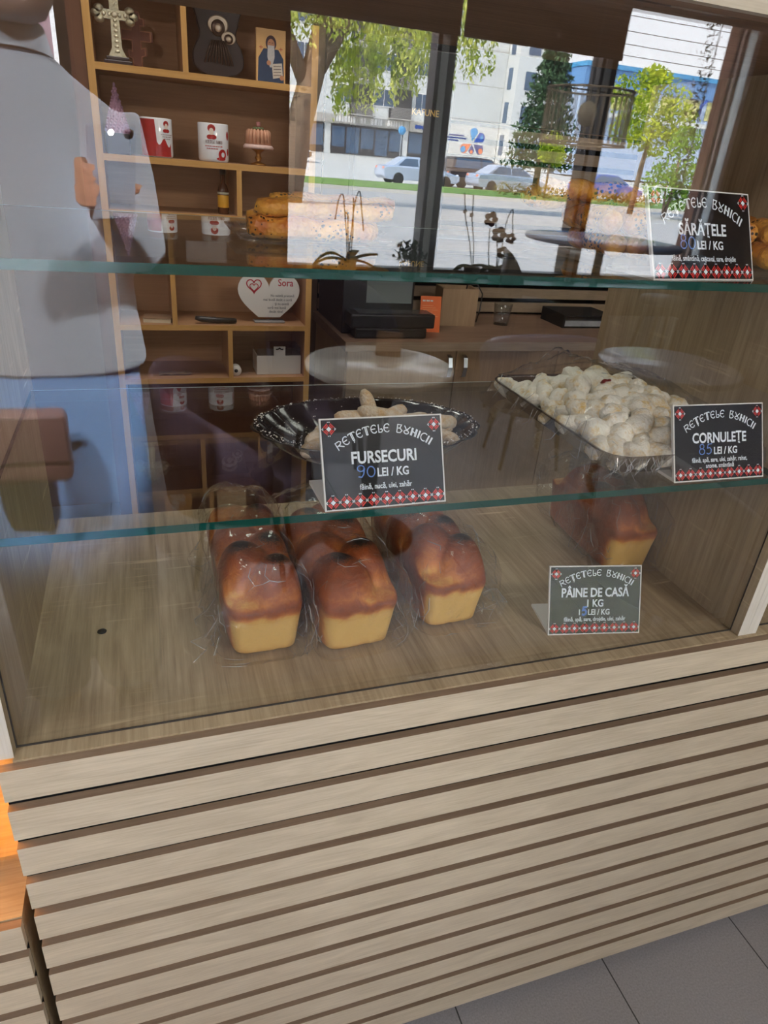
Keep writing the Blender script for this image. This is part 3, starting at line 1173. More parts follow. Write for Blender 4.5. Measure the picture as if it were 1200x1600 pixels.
loaf_specs = [
    ('golden braided loaf nearest the empty end of the case floor', (0.124, 0.121, ZF + 0.001), 0.02, 0.268, 0.106, 0, 1, 0.045, 0.022),
    ('golden braided loaf in the middle of the row of three', (0.252, 0.105, ZF + 0.001), radians(4.5), 0.268, 0.116, 1.0, 2, 0.016, 0.02),
    ('golden braided loaf at the sign end of the row of three', (0.404, 0.127, ZF + 0.001), radians(3.5), 0.262, 0.103, 0, 3, 0.026, 0.055),
    ('single braided loaf set back behind the PÂINE DE CASĂ sign', (0.775, 0.212, ZF + 0.001), radians(-2), 0.235, 0.100, 1.0, 4, 0.02, 0.006),
]
bag_labels = ['crumpled clear bag round the loaf nearest the empty end of the floor', 'crumpled clear bag round the middle loaf of three',
              'crumpled clear bag round the loaf of the three closest to the floor sign', 'clear bag round the lone loaf set back behind the floor sign']
for k, (lb, loc, rz, L, wd, ph, seed, fl, frr) in enumerate(loaf_specs):
    bl = braid(L, wd / 2, 3, ph)
    sp = [(b[0] * 0.95 + 0.003 * sin(i * 3 + seed), b[1] + 0.006 * cos(i * 5), 0.0205) for i, b in enumerate(bl) if (i + k) % 4 != 3]
    make_loaf(lb, loc, rz, L, wd, bl, sp, seed)
    make_bag(bag_labels[k], (loc[0], loc[1], ZF), rz, L, wd, 0.132, seed, fl, frr)

# ------------------------------------------------------------------ dark scalloped tray with finger biscuits
TRAYMAT = plain('dark_brown_tray', (30, 24, 22), 0.16, var=0.2, scale=60, spec=0.7, coat=0.4)


def sugar_material(name, dough, white, lo, hi, scale=40):
    m, t, b = newmat(name)
    N, L = t.nodes, t.links
    co = N.new('ShaderNodeTexCoord')
    ge = N.new('ShaderNodeNewGeometry')
    nz = N.new('ShaderNodeTexNoise')
    nz.inputs['Scale'].default_value = scale
    nz.inputs['Detail'].default_value = 6
    nz.inputs['Roughness'].default_value = 0.75
    oi = N.new('ShaderNodeObjectInfo')
    ad = N.new('ShaderNodeVectorMath')
    ad.operation = 'ADD'
    L.new(co.outputs['Object'], ad.inputs[0])
    L.new(oi.outputs['Random'], ad.inputs[1])
    L.new(ad.outputs[0], nz.inputs['Vector'])
    r = N.new('ShaderNodeMapRange')
    r.inputs[1].default_value = lo
    r.inputs[2].default_value = hi
    L.new(nz.outputs['Fac'], r.inputs[0])
    mx = N.new('ShaderNodeMix')
    mx.data_type = 'RGBA'
    mx.inputs[6].default_value = lin(dough)
    mx.inputs[7].default_value = lin(white)
    L.new(r.outputs[0], mx.inputs[0])
    L.new(mx.outputs[2], b.inputs['Base Color'])
    b.inputs['Roughness'].default_value = 0.85
    n2 = N.new('ShaderNodeTexNoise')
    n2.inputs['Scale'].default_value = 300
    L.new(co.outputs['Object'], n2.inputs['Vector'])
    bp = N.new('ShaderNodeBump')
    bp.inputs['Strength'].default_value = 0.8
    bp.inputs['Distance'].default_value = 0.003
    L.new(n2.outputs['Fac'], bp.inputs['Height'])
    L.new(bp.outputs[0], b.inputs['Normal'])
    return m


def scallop(rx, ry, h, n=15):
    def ring(k, z, amp, nA=240):
        pts = []
        for j in range(nA):
            a = 2 * pi * j / nA
            f = k * (1 + amp * (abs(sin(n * a / 2)) ** 0.6 - 0.6))
            pts.append((rx * f * cos(a), ry * f * sin(a), z))
        return pts
    mb = MB()
    outer = [ring(0.70, 0.0003, 0.0), ring(0.76, 0.004, 0.02), ring(0.90, h * 0.6, 0.045), ring(0.985, h - 0.002, 0.04), ring(1.02, h, 0.035)]
    inner = [ring(1.0, h + 0.0008, 0.035), ring(0.96, h - 0.002, 0.045), ring(0.87, h * 0.6, 0.05), ring(0.73, 0.006, 0.02), ring(0.66, 0.0028, 0.0), ring(0.2, 0.0028, 0.0)]
    mb.loft(outer + inner, 0, True, True)
    return mb


TC = (0.277, 0.222, ZL)
t = thing('serving_tray', 'dark scalloped oval tray holding finger biscuits', 'tray', TC)
scallop(0.154, 0.104, 0.034).build('tray_body', TRAYMAT, t)
fl = MB()
rs = random.Random(5)
for i in range(520):
    a = rs.uniform(0, 2 * pi)
    k = rs.choice([rs.uniform(0.93, 1.0), rs.uniform(0.55, 0.9)])
    z = 0.0355 if k > 0.93 else 0.004 + (0.034 - 0.004) * max(0, (k - 0.72) / 0.25)
    s = rs.uniform(0.0004, 0.0013)
    fl.ball((0.154 * k * cos(a), 0.104 * k * sin(a), z + 0.0015), s, s, s * 0.6, 5, 3)
o = fl.build('powdered_sugar', plain('powdered_sugar', (228, 224, 218), 0.9, var=0), t)
o['kind'] = 'stuff'

BISC = sugar_material('sugared_biscuit', (196, 160, 112), (214, 202, 184), 0.35, 0.6, 60)


def biscuit_mesh(L, r, bend, seed):
    pts, rr = [], []
    n = 12
    for i in range(n + 1):
        s = i / n * 2 - 1
        pts.append((s * L / 2, bend * s * s, 0))
        rr.append(r * (max(0.12, 1 - abs(s) ** 5)) ** 0.5)
    mb = MB().tube(pts, rr, 12)
    for k, v in enumerate(mb.v):
        mb.v[k] = v * (1 + 0.05 * noise.noise(v * 90 + Vector((seed, 0, 0))))
    return mb


bz = [(-0.098, -0.052, 0.020, 0.9, 0.10, -0.25, 'finger biscuit lying along the near rim at the tray end away from the panel'), (-0.080, -0.02, 0.024, 0.75, 0.0, -0.55, 'finger biscuit second from the near end of the scalloped tray'),
      (0.020, 0.055, 0.030, 1.75, -0.95, 0.3, 'finger biscuit standing up highest at the back of the scalloped tray'), (-0.005, 0.045, 0.026, 0.1, 0.05, 0.0, ''), (0.055, 0.05, 0.026, 0.5, -0.1, 0.1, ''),
      (0.085, 0.035, 0.022, 0.2, 0.0, 0.1, ''), (0.030, 0.028, 0.034, -0.3, 0.1, 0.2, ''), (0.108, 0.005, 0.026, -0.5, 0.1, 0.3, ''), (0.118, -0.012, 0.034, 0.3, 0.2, -0.2, ''),
      (0.108, -0.030, 0.022, -0.9, 0.1, 0.2, ''), (0.02, 0.0, 0.020, 0.2, 0, 0, ''), (-0.03, 0.01, 0.018, -0.4, 0, 0, ''), (0.06, -0.02, 0.020, 0.5, 0, 0, ''), (-0.02, -0.04, 0.018, 0.1, 0, 0, ''), (0.04, -0.05, 0.018, -0.2, 0, 0, ''), (-0.055, 0.03, 0.016, 0.8, 0.1, 0, '')]
protos = [biscuit_mesh(0.066, 0.0105, 0.004, k).build('finger_biscuit', BISC) for k in range(3)]
for k, (x, y, z, rz, ry, rx, lb) in enumerate(bz):
    o = protos[k % 3] if k < 3 else protos[k % 3].copy()
    if k >= 3:
        COL.objects.link(o)
    o.location = (TC[0] + 0.84 * x, TC[1] + 0.86 * y, TC[2] + z + 0.002)
    o.rotation_euler = (rx * 0.3, ry, rz)
    tag(o, lb or 'sugared finger biscuit in the heap on the dark scalloped tray', 'biscuit', 'finger biscuits on the scalloped tray')

# ------------------------------------------------------------------ rectangular tray heaped with sugared crescents
RT = (0.692, 0.245, ZL)
t = thing('serving_tray', 'smoky rectangular plastic tray heaped with sugared crescent pastries', 'tray', RT)


def rrect(hx, hy, r, z, n=6):
    p = []
    for cx, cy_, a0 in ((hx - r, hy - r, 0), (-hx + r, hy - r, 90), (-hx + r, -hy + r, 180), (hx - r, -hy + r, 270)):
        for i in range(n + 1):
            a = radians(a0 + 90 * i / n)
            p.append((cx + r * cos(a), cy_ + r * sin(a), z))
    return p


SMOKE = clear('smoky_plastic', 0.07, tint=(0.62, 0.58, 0.55), rough=0.05, haze=0.05, hazecol=(0.2, 0.17, 0.15))
mb = MB()
mb.loft([rrect(0.10, 0.150, 0.03, 0.0003), rrect(0.115, 0.165, 0.03, 0.004), rrect(0.128, 0.180, 0.035, 0.030), rrect(0.138, 0.183, 0.04, 0.034), rrect(0.138, 0.183, 0.04, 0.0352),
         rrect(0.126, 0.178, 0.035, 0.0312), rrect(0.112, 0.162, 0.03, 0.0052), rrect(0.02, 0.02, 0.01, 0.0048)], 0, True, True)
mb.build('tray_body', SMOKE, t)
CORN = sugar_material('sugared_crescent', (222, 190, 120), (240, 236, 224), 0.34, 0.50, 45)
JAM = plain('red_jam', (120, 22, 26), 0.3, var=0.2, scale=200)


def crescent_mesh(L, r, bend, seed):
    pts, rr = [], []
    n = 16
    for i in range(n + 1):
        s = i / n * 2 - 1
        pts.append((s * L / 2, bend * s * s, 0))
        rr.append(r * (0.42 + 0.58 * (1 - abs(s) ** 2.2)) * (0.55 if i in (0, n) else 1))
    mb = MB().tube(pts, rr, 18)
    for k, v in enumerate(mb.v):
        q = v * 55 + Vector((seed * 7.3, 0, 0))
        mb.v[k] = v * (1 + 0.24 * noise.noise(q) + 0.12 * noise.noise(q * 2.3)) + Vector((noise.noise(q * 4), noise.noise(q * 4 + Vector((9, 0, 0))), noise.noise(q * 4 + Vector((0, 9, 0))))) * 0.0011
    return mb


rs = random.Random(11)
protos = [crescent_mesh(rs.uniform(0.042, 0.054), rs.uniform(0.0125, 0.0155), rs.uniform(0.004, 0.012), k).build('crescent_pastry', CORN) for k in range(6)]
placed = []


def heap(x, y):
    return 0.012 + 0.050 * max(0, 1 - (abs(x) / 0.118) ** 2.6) * max(0, 1 - (abs(y) / 0.165) ** 2.6)


tries = 0
while len(placed) < 118 and tries < 9000:
    tries += 1
    x, y = rs.uniform(-0.108, 0.108), rs.uniform(-0.160, 0.160)
    zt = heap(x, y)
    z = zt if rs.random() < 0.75 else rs.uniform(0.018, zt)
    z = max(z, 0.019)
    if all((x - a) ** 2 + (y - b) ** 2 + (1.3 * (z - c)) ** 2 > 0.0225 ** 2 for a, b, c in placed):
        placed.append((x, y, z))
jam_at = min(range(len(placed)), key=lambda i: (placed[i][0] + 0.005) ** 2 + (placed[i][1] + 0.0) ** 2 - 2 * placed[i][2] ** 2)
for k, (x, y, z) in enumerate(placed):
    o = protos[k % 6] if k < 6 else protos[k % 6].copy()
    if k >= 6:
        COL.objects.link(o)
    o.location = (RT[0] + x, RT[1] + y, RT[2] + z)
    o.rotation_euler = (rs.uniform(-0.6, 0.6), rs.uniform(-0.6, 0.6), rs.uniform(0, 2 * pi))
    s = rs.uniform(0.9, 1.25)
    o.scale = (s, s, s)
    tag(o, 'small crescent pastry white with sugar, in the heap on the rectangular tray', 'pastry', 'sugared crescents on the rectangular tray')
    if k == jam_at:
        o['label'] = 'sugared crescent pastry with red jam oozing out of its top'
        j = MB()
        for q in range(9):
            j.ball((rs.uniform(-0.013, 0.013), rs.uniform(-0.006, 0.006), 0.0145 + rs.uniform(-0.001, 0.002)), 0.0042, 0.0034, 0.0026, 7, 5)
        o.rotation_euler = (-0.35, 0.0, 0.3)
        j.build('jam', JAM, o)

# loose film over the heap
fv, ff = [], []
n = 40
for i in range(n + 1):
    for j in range(n + 1):
        x, y = -0.146 + 0.284 * i / n, -0.192 + 0.386 * j / n
        e = max(abs(x) / 0.138, abs(y) / 0.183)
        q = Vector((x * 22, y * 22, 2.0))
        cr = abs(noise.noise(q)) + 0.4 * abs(noise.noise(q * 2.6))
        z = heap(x * 0.9, y * 0.9) + 0.026 + 0.010 * cr
        if e > 0.93:
            z = 0.037 - (e - 0.93) * 0.42 + 0.005 * cr
        z += 0.026 * exp(-((x + 0.02) / 0.05) ** 2 - ((y - 0.15) / 0.04) ** 2) * (0.6 + cr)
        x2 = min(x, XR - RT[0] - 0.003)
        fv.append((x2, y + 0.003 * noise.noise(q * 1.7 + Vector((3, 3, 3))), max(z, 0.002)))
for i in range(n):
    for j in range(n):
        a = i * (n + 1) + j
        ff.append((a, a + n + 1, a + n + 2, a + 1))
mb = MB().add(fv, ff, 0, True)
FV = [Vector(v) for v in fv]
rs = random.Random(19)
for q in range(70):
    edge = rs.random() < 0.9
    i, j = (rs.choice((0, 1, 2, n - 2)), rs.randrange(n)) if edge and rs.random() < 0.5 else ((rs.randrange(n), rs.choice((0, 1, 2, 3, n - 6, n - 5, n - 4))) if edge else (rs.randrange(n), rs.randrange(n)))
    di, dj = rs.choice(((1, 0), (0, 1), (1, 1), (1, -1)))
    p = []
    for _ in range(rs.randrange(2, 4)):
        if 0 <= i <= n and 0 <= j <= n:
            p.append(FV[i * (n + 1) + j] + Vector((rs.uniform(-0.002, 0.002), rs.uniform(-0.002, 0.002), 0.001)))
        i, j = i + di, j + dj
    if len(p) > 1:
        w = rs.uniform(0.0002, 0.00048)
        mb.tube(p, [w] * len(p), 4, 1)
# a bunched skirt of film below the near rim
for k in range(22):
    x0 = -0.135 + 0.085 * k / 21 * rs.uniform(0.9, 1.0)
    p = [Vector((x0, -0.186 + rs.uniform(-0.003, 0.003), 0.034)), Vector((x0 + rs.uniform(-0.012, 0.012), -0.180 - rs.uniform(0, 0.010), 0.020)), Vector((x0 + rs.uniform(-0.02, 0.02), -0.176 - rs.uniform(0, 0.008), 0.006))]
    mb.tube(p, [0.0003, 0.0005, 0.0002], 4, 1)
o = mb.build('cling_film', [clear('cling_film', 0.025, rough=0.05, haze=0.004), FOLD])
o.location = RT
tag(o, 'crinkled clear cling film spread over the sugared crescents', 'cling film')

# ------------------------------------------------------------------ salted sticks on the top shelf
def stick_material():
    m, t, b = newmat('seeded_pastry')
    N, L = t.nodes, t.links
    co = N.new('ShaderNodeTexCoord')
    oi = N.new('ShaderNodeObjectInfo')
    ad = N.new('ShaderNodeVectorMath')
    ad.operation = 'ADD'
    L.new(co.outputs['Object'], ad.inputs[0])
    L.new(oi.outputs['Random'], ad.inputs[1])
    nz = N.new('ShaderNodeTexNoise')
    nz.inputs['Scale'].default_value = 26
    nz.inputs['Detail'].default_value = 4
    L.new(ad.outputs[0], nz.inputs['Vector'])
    r = N.new('ShaderNodeValToRGB')
    r.color_ramp.elements[0].position = 0.35
    r.color_ramp.elements[0].color = lin((236, 176, 70))
    r.color_ramp.elements[1].position = 0.68
    r.color_ramp.elements[1].color = lin((176, 96, 30))
    L.new(nz.outputs['Fac'], r.inputs['Fac'])
    vo = N.new('ShaderNodeTexVoronoi')
    vo.inputs['Scale'].default_value = 190
    L.new(ad.outputs[0], vo.inputs['Vector'])
    n3 = N.new('ShaderNodeTexNoise')
    n3.inputs['Scale'].default_value = 22
    L.new(ad.outputs[0], n3.inputs['Vector'])
    th = N.new('ShaderNodeMapRange')
    th.inputs[1].default_value = 0.42
    th.inputs[2].default_value = 0.62
    th.inputs[3].default_value = 0.0
    th.inputs[4].default_value = 0.42
    L.new(n3.outputs['Fac'], th.inputs[0])
    lt = N.new('ShaderNodeMath')
    lt.operation = 'LESS_THAN'
    L.new(vo.outputs['Distance'], lt.inputs[0])
    L.new(th.outputs[0], lt.inputs[1])
    mx = N.new('ShaderNodeMix')
    mx.data_type = 'RGBA'
    mx.inputs[7].default_value = lin((48, 34, 26))
    L.new(lt.outputs[0], mx.inputs[0])
    L.new(r.outputs[0], mx.inputs[6])
    L.new(mx.outputs[2], b.inputs['Base Color'])
    b.inputs['Roughness'].default_value = 0.45
    bp = N.new('ShaderNodeBump')
    bp.inputs['Strength'].default_value = 0.5
    bp.inputs['Distance'].default_value = 0.003
    L.new(vo.outputs['Distance'], bp.inputs['Height'])
    L.new(bp.outputs[0], b.inputs['Normal'])
    return m


STICK = stick_material()
TRAYCLEAR = clear('clear_tray_plastic', 0.06, tint=(0.95, 0.95, 0.95), rough=0.04, haze=0.02)


def stick_mesh(L, r, flat, seed):
    n = 14
    pts = [(-L / 2 + L * i / n, 0.003 * sin(i * 0.9 + seed), 0.002 * sin(i * 1.3 + seed)) for i in range(n + 1)]
    rr = [r * (0.72 if i in (0, n) else 1) * (1 + 0.07 * noise.noise(Vector((i * 0.6, seed, 0)))) for i in range(n + 1)]
    mb = MB().tube(pts, rr, 12)
    for k, v in enumerate(mb.v):
        mb.v[k] = Vector((v.x, v.y, v.z * flat))
    return mb


sp = [stick_mesh(0.150, 0.0135, 0.95, 1), stick_mesh(0.125, 0.0145, 1.0, 2), stick_mesh(0.16, 0.017, 0.62, 3)]
sp = [m.build('salted_stick', STICK) for m in sp]
used = set()


def stick(k, x, y, z, rz, ry=0.0, label=None, group='salted sticks on the top shelf'):
    o = sp[k] if k not in used else sp[k].copy()
    if k in used:
        COL.objects.link(o)
    used.add(k)
    o.location = (0.938 * x, 0.938 * y, ZU + z)
    o.rotation_euler = (0, ry, rz)
    tag(o, label or 'seeded salted stick in the heap behind the SĂRĂŢELE sign', 'pastry', group)


for nm, lb, cx, cy_, hx, hy in (('serving_tray', 'shallow clear tray under the cheese sticks on the top shelf away from the sign', 0.2017, 0.2626, 0.1, 0.072),
                                ('serving_tray', 'clear rimmed tray under the salted sticks behind the SĂRĂŢELE sign', 0.662, 0.195, 0.158, 0.12)):
    t = thing(nm, lb, 'tray', (cx, cy_, ZU))
    MB().loft([rrect(hx - 0.02, hy - 0.02, 0.02, 0.0004), rrect(hx - 0.006, hy - 0.006, 0.02, 0.003), rrect(hx, hy, 0.022, 0.010), rrect(hx, hy, 0.022, 0.0112),
               rrect(hx - 0.008, hy - 0.008, 0.02, 0.0042), rrect(0.01, 0.01, 0.005, 0.0016)], 0, True, True).build('tray_body', TRAYCLEAR, t)
stick(0, 0.206, 0.240, 0.0155, 0.05, 0.0, 'cheese stick thick with black seeds at the bottom of the two nearest the gift shelf')
stick(2, 0.222, 0.243, 0.0375, -0.04, 0.0, 'flat golden cheese stick lying on top of the seeded one')
for x, y, z, rz in ((0.22, 0.276, 0.0155, 0.1), (0.215, 0.310, 0.0155, -0.06), (0.245, 0.300, 0.041, 0.05)):
    stick(2 if z > 0.03 else 0, x, y, z, rz, 0.0, 'golden cheese stick in the low stack on the top shelf away from the sign')
stick(1, 0.612, 0.235, 0.022, 1.45)
stick(1, 0.643, 0.235, 0.022, 1.50)
stick(1, 0.600, 0.240, 0.048, 1.48)
stick(1, 0.632, 0.238, 0.049, 1.52)
for x, y, z, rz in ((0.68, 0.225, 0.022, 1.5), (0.715, 0.22, 0.022, 1.55), (0.75, 0.21, 0.022, 1.6), (0.785, 0.20, 0.022, 1.55), (0.665, 0.23, 0.048, 1.5), (0.70, 0.225, 0.048, 1.5), (0.735, 0.215, 0.048, 1.6),
                    (0.60, 0.295, 0.066, 0.05), (0.61, 0.27, 0.078, -0.08), (0.72, 0.25, 0.075, 0.1), (0.79, 0.20, 0.047, 1.45)):
    stick(1 if rz > 1 else 0, x, y, z, rz)
stick(1, 0.838, 0.175, 0.022, 1.35, 0, 'salted stick showing its round end below the one stacked beside the sign')
stick(1, 0.818, 0.165, 0.024, 1.35, 0)
stick(1, 0.826, 0.178, 0.050, 1.3, 0, 'salted stick lying uppermost beside the edge of the SĂRĂŢELE sign')

# ------------------------------------------------------------------ gift shelf behind the case
PINE = wood('golden_pine', (204, 158, 92), (180, 132, 70), 'X', 0.5, 40, 8)
PINEZ = wood('golden_pine_upright', (204, 158, 92), (180, 132, 70), 'Z', 0.5, 40, 8)
BROWNPANEL = wood('brown_shelf_panel', (178, 136, 100), (154, 114, 82), 'X', 0.6, 40, 6)
DARKPANEL = wood('dark_shelf_panel', (104, 66, 42), (84, 52, 32), 'Z', 0.55, 40, 6)
SY0, SY1 = 1.55, 1.75
UL, UR = -0.069, 0.472
t = thing('shelf_unit', 'brown open shelf unit with golden pine edges holding gifts and icons', 'shelf')
MB().box(UL - 0.018, UR + 0.028, SY1, SY1 + 0.01, 0.0, 2.3).build('back_panel', BROWNPANEL, t)
for xa, xb in ((UL - 0.018, UL), (UR + 0.010, UR + 0.028)):
    s = MB()
    s.box(xa, xb, SY0, SY1, 0, 2.3, 1)
    s.f and s.m.__setitem__(2, 0)
    s.build('side_board', [PINEZ, BROWNPANEL], t)
part(MB().box(UL - 0.055, UL - 0.0185, SY0 + 0.004, SY1, 0, 2.3).build('side_post', DARKPANEL, t), 'dark brown upright post')
LV = [(1.607, UL, UR + 0.01), (1.403, UL, UR + 0.01), (1.268, UL, UR + 0.01), (0.957, UL, UR + 0.01), (0.792, UL, UR + 0.01), (1.803, UL, UR + 0.01), (2.05, UL, UR + 0.01), (2.3, UL - 0.018, UR + 0.028)]
for z, a, b in LV:
    s = MB()
    s.box(a, b, SY0, SY1, z - 0.016, z, 1)
    s.m[2] = 0
    s.build('shelf_board', [PINE, BROWNPANEL], t)
for x, z0, z1 in ((0.144, 1.6072, 1.7868), (0.276, 1.2682, 1.3868), (0.080, 0.9572, 1.2518), (0.241, 0.7922, 0.9408), (0.165, 1.8032, 2.0338)):
    s = MB()
    s.box(x, x + 0.014, SY0, SY1, z0, z1, 1)
    s.m[2] = 0
    s.build('divider', [PINEZ, BROWNPANEL], t)
part(MB().box(UL + 0.0005, UR + 0.0095, SY1 - 0.03, SY1 - 0.0005, 0.0, 0.7755).build('lower_panel', DARKPANEL, t), 'dark brown lower panel')  # dark sheet stands for the shade in the open bay

SILVER = plain('aged_silver', (196, 188, 160), 0.35, 0.75, var=0.35, scale=120, bump=0.5, bscale=160)
CARVED = plain('carved_reddish_wood', (122, 66, 44), 0.5, var=0.2, scale=60)
CARVEDGE = plain('light_wood_edge', (176, 116, 80), 0.5, var=0.1)
DARKWOOD = plain('dark_stained_wood', (40, 22, 20), 0.35, var=0.2, scale=25)


def cross_ornate():
    t = thing('cross', 'ornate silver cross with flared ends on a dark base', 'cross', (-0.013, 1.60, 1.6072))
    t.scale = (1.0, 1.0, 0.83)
    MB().box(-0.034, 0.034, -0.022, 0.022, 0.0, 0.012).box(-0.028, 0.028, -0.018, 0.018, 0.012, 0.022).build('base', DARKWOOD, t, 0.002)
    b = MB()
    b.prism([(-0.022, 0.022), (0.022, 0.022), (0.012, 0.045), (0.010, 0.125), (-0.010, 0.125), (-0.012, 0.045)], 0.012, 0, y0=-0.006)
    b.prism([(-0.034, 0.117), (0.034, 0.117), (0.034, 0.141), (-0.034, 0.141)], 0.011, 0, y0=-0.0055)
    b.prism([(-0.011, 0.13), (0.011, 0.13), (0.011, 0.175), (-0.011, 0.175)], 0.0105, 0, y0=-0.0052)
    for (cx, cz, dx, dz) in ((-0.036, 0.129, -1, 0), (0.036, 0.129, 1, 0), (0, 0.178, 0, 1)):
        for k in (-1, 0, 1):
            b.lathe([(0.0001, -0.006), (0.0105, -0.006), (0.012, 0), (0.0105, 0.006), (0.0001, 0.006)], 16, (0, 0, 0), 0,
                    Matrix.Translation((cx + dx * (0.008 if k == 0 else 0) + (k * 0.013 if dz else 0), 0, cz + dz * (0.008 if k == 0 else 0) + (k * 0.013 if dx else 0))) @ Matrix.Rotation(pi / 2, 4, 'X'))
    b.build('cross_body', SILVER, t)
    c = MB()
    for i in range(7):
        z = 0.036 + i * 0.013
        c.ball((0, -0.0062, z), 0.006 - 0.0002 * i, 0.0022, 0.0045, 8, 5)
    for s in (-1, 1):
        for i in range(2):
            c.ball((s * (0.012 + 0.013 * i), -0.0058, 0.129), 0.0045, 0.002, 0.006, 8, 5)
    c.ball((0, -0.006, 0.129), 0.008, 0.003, 0.008, 10, 6)
    c.build('relief', plain('bright_silver', (224, 216, 190), 0.3, 0.7, var=0.1), t)


cross_ornate()
t = thing('cross', 'carved reddish wooden cross with three crossbars', 'cross', (0.036, 1.67, 1.6072))
oc = [(-0.013, 0), (0.013, 0), (0.013, 0.030), (0.024, 0.034), (0.024, 0.052), (0.013, 0.048), (0.013, 0.066), (0.042, 0.066), (0.042, 0.088), (0.013, 0.088), (0.013, 0.100), (0.024, 0.100), (0.024, 0.116), (0.013, 0.116), (0.013, 0.130),
      (-0.013, 0.130), (-0.013, 0.116), (-0.024, 0.116), (-0.024, 0.100), (-0.013, 0.100), (-0.013, 0.088), (-0.042, 0.088), (-0.042, 0.066), (-0.013, 0.066), (-0.013, 0.040), (-0.024, 0.044), (-0.024, 0.028), (-0.013, 0.024)]
MB().prism(oc, 0.012, 0, y0=0, side=1).build('cross_body', [CARVED, CARVEDGE], t)
rim = MB()
k = [(p[0] * 0.86, p[1] * 0.985 + 0.001) for p in oc]
k.append(k[0])
strokes(rim, [k], 0.0022, 0, lambda u, v: (u, -0.0006, v))
rim.build('carved_outline', CARVEDGE, t)

# dark shield icon with a silver relief of a mother and child
t = thing('icon_plaque', 'dark brown curved wooden plaque with a metal relief of a veiled figure', 'icon', (0.2445, 1.635, 1.6072))
t.scale = (1.04, 1.0, 0.82)
shp = []
for i in range(0, 31):
    a = i / 30
    z = 0.006 + 0.205 * a
    w = 0.052 + 0.014 * sin(pi * min(1, a * 2.1)) - 0.006 * sin(pi * max(0, (a - 0.45) / 0.25) if 0.45 < a < 0.7 else 0) + (0.016 * max(0, (a - 0.75) / 0.25))
    if a < 0.15:
        w *= sqrt(1 - ((0.15 - a) / 0.15) ** 2) * 0.55 + 0.45
    shp.append((w, z))
out = [(w, z) for w, z in shp] + [(-w, z) for w, z in reversed(shp)]
MB().prism([(0.02, 0.0), ] + out + [(-0.02, 0.0)], 0.016, 0, y0=0).build('board', DARKWOOD, t, 0.003)
r = MB()
r.ball((0, -0.002, 0.140), 0.019, 0.006, 0.024, 14, 9)
r.loft([[(wx * cos(a), -0.001 - 0.008 * max(0, sin(a)) - 0.001, zz) for a in [2 * pi * j / 20 for j in range(20)]] for wx, zz in ((0.020, 0.03), (0.042, 0.036), (0.044, 0.06), (0.040, 0.085), (0.030, 0.110), (0.016, 0.128))], 0, True, True, Matrix.Rotation(0, 4, 'X') @ Matrix.Diagonal((1, -1, 1, 1)) @ Matrix.Translation((0, 0.001, 0)))
r.ball((0.026, -0.003, 0.112), 0.013, 0.005, 0.015, 12, 8)
for i in range(9):
    a = i * 0.7
    r.tube([(-0.036 + 0.009 * i, -0.0085, 0.040 + 0.003 * sin(a)), (-0.028 + 0.007 * i, -0.0095, 0.07), (-0.016 + 0.004 * i, -0.0085, 0.105)], 0.0018, 6)
r.build('relief', plain('dark_pewter', (92, 74, 66), 0.3, 0.75, var=0.3, scale=90), t)
h = MB()
h.lathe([(0.022, -0.001), (0.026, -0.001), (0.026, 0.002), (0.022, 0.002)], 24, (0, 0, 0), 0, Matrix.Translation((0, -0.002, 0.148)) @ Matrix.Rotation(pi / 2, 4, 'X'))
h.lathe([(0.015, -0.001), (0.018, -0.001), (0.018, 0.002), (0.015, 0.002)], 20, (0, 0, 0), 0, Matrix.Translation((0.026, -0.003, 0.115)) @ Matrix.Rotation(pi / 2, 4, 'X'))
h.ball((0, -0.0075, 0.139), 0.009, 0.003, 0.012, 10, 7)
h.ball((0.026, -0.0075, 0.112), 0.007, 0.002, 0.008, 10, 7)
h.build('silver_detail', plain('pale_silver', (206, 190, 170), 0.3, 0.6, var=0.1), t)

# small painted icon of a bearded monk in blue
t = thing('painted_icon', 'small painted icon of a white-bearded figure in a blue robe on gold', 'icon', (0.381, 1.605, 1.6072))
MB().box(-0.040, 0.040, 0.0, 0.012, 0, 0.125).build('panel', plain('gold_ground', (226, 180, 116), 0.4, var=0.12, scale=20), t, 0.001)
pc = {'robe': plain('blue_robe', (30, 58, 92), 0.5, var=0.2, scale=90), 'skin': plain('painted_skin', (188, 134, 100), 0.6, var=0.1), 'beard': plain('painted_grey_beard', (196, 196, 196), 0.6, var=0.2, scale=200),
      'hood': plain('painted_purple_hood', (66, 48, 62), 0.6, var=0.1), 'page': plain('painted_scroll', (206, 200, 186), 0.6, var=0.15, scale=300), 'red': plain('painted_red', (190, 84, 60), 0.6, var=0)}
pp = MB()


def flat(pts, m, d):
    pp.add([(x, -d, z) for x, z in pts], [tuple(range(len(pts)))], m)


flat([(-0.036, 0.002), (0.036, 0.002), (0.034, 0.060), (0.020, 0.080), (-0.020, 0.080), (-0.034, 0.058)], 0, 0.0004)
flat(arc(0, 0.093, 0.0145, 0, 350, 16, 0.018), 3, 0.0006)
flat(arc(0, 0.090, 0.010, 0, 350, 16, 0.013), 1, 0.0008)
flat([(-0.009, 0.088), (0.009, 0.088), (0.010, 0.062), (0.003, 0.038), (-0.003, 0.038), (-0.010, 0.062)], 2, 0.0010)
flat([(0.002, 0.046), (0.030, 0.050), (0.033, 0.018), (0.006, 0.012)], 4, 0.0010)
for i in range(4):
    strokes(pp, [[(0.007, 0.041 - i * 0.007), (0.028, 0.043 - i * 0.007)]], 0.0014, 3, lambda u, v: (u, -0.0013, v))
flat(arc(-0.006, 0.048, 0.006, 0, 340, 10), 1, 0.0012)
flat(arc(0.030, 0.016, 0.006, 0, 340, 10), 1, 0.0014)
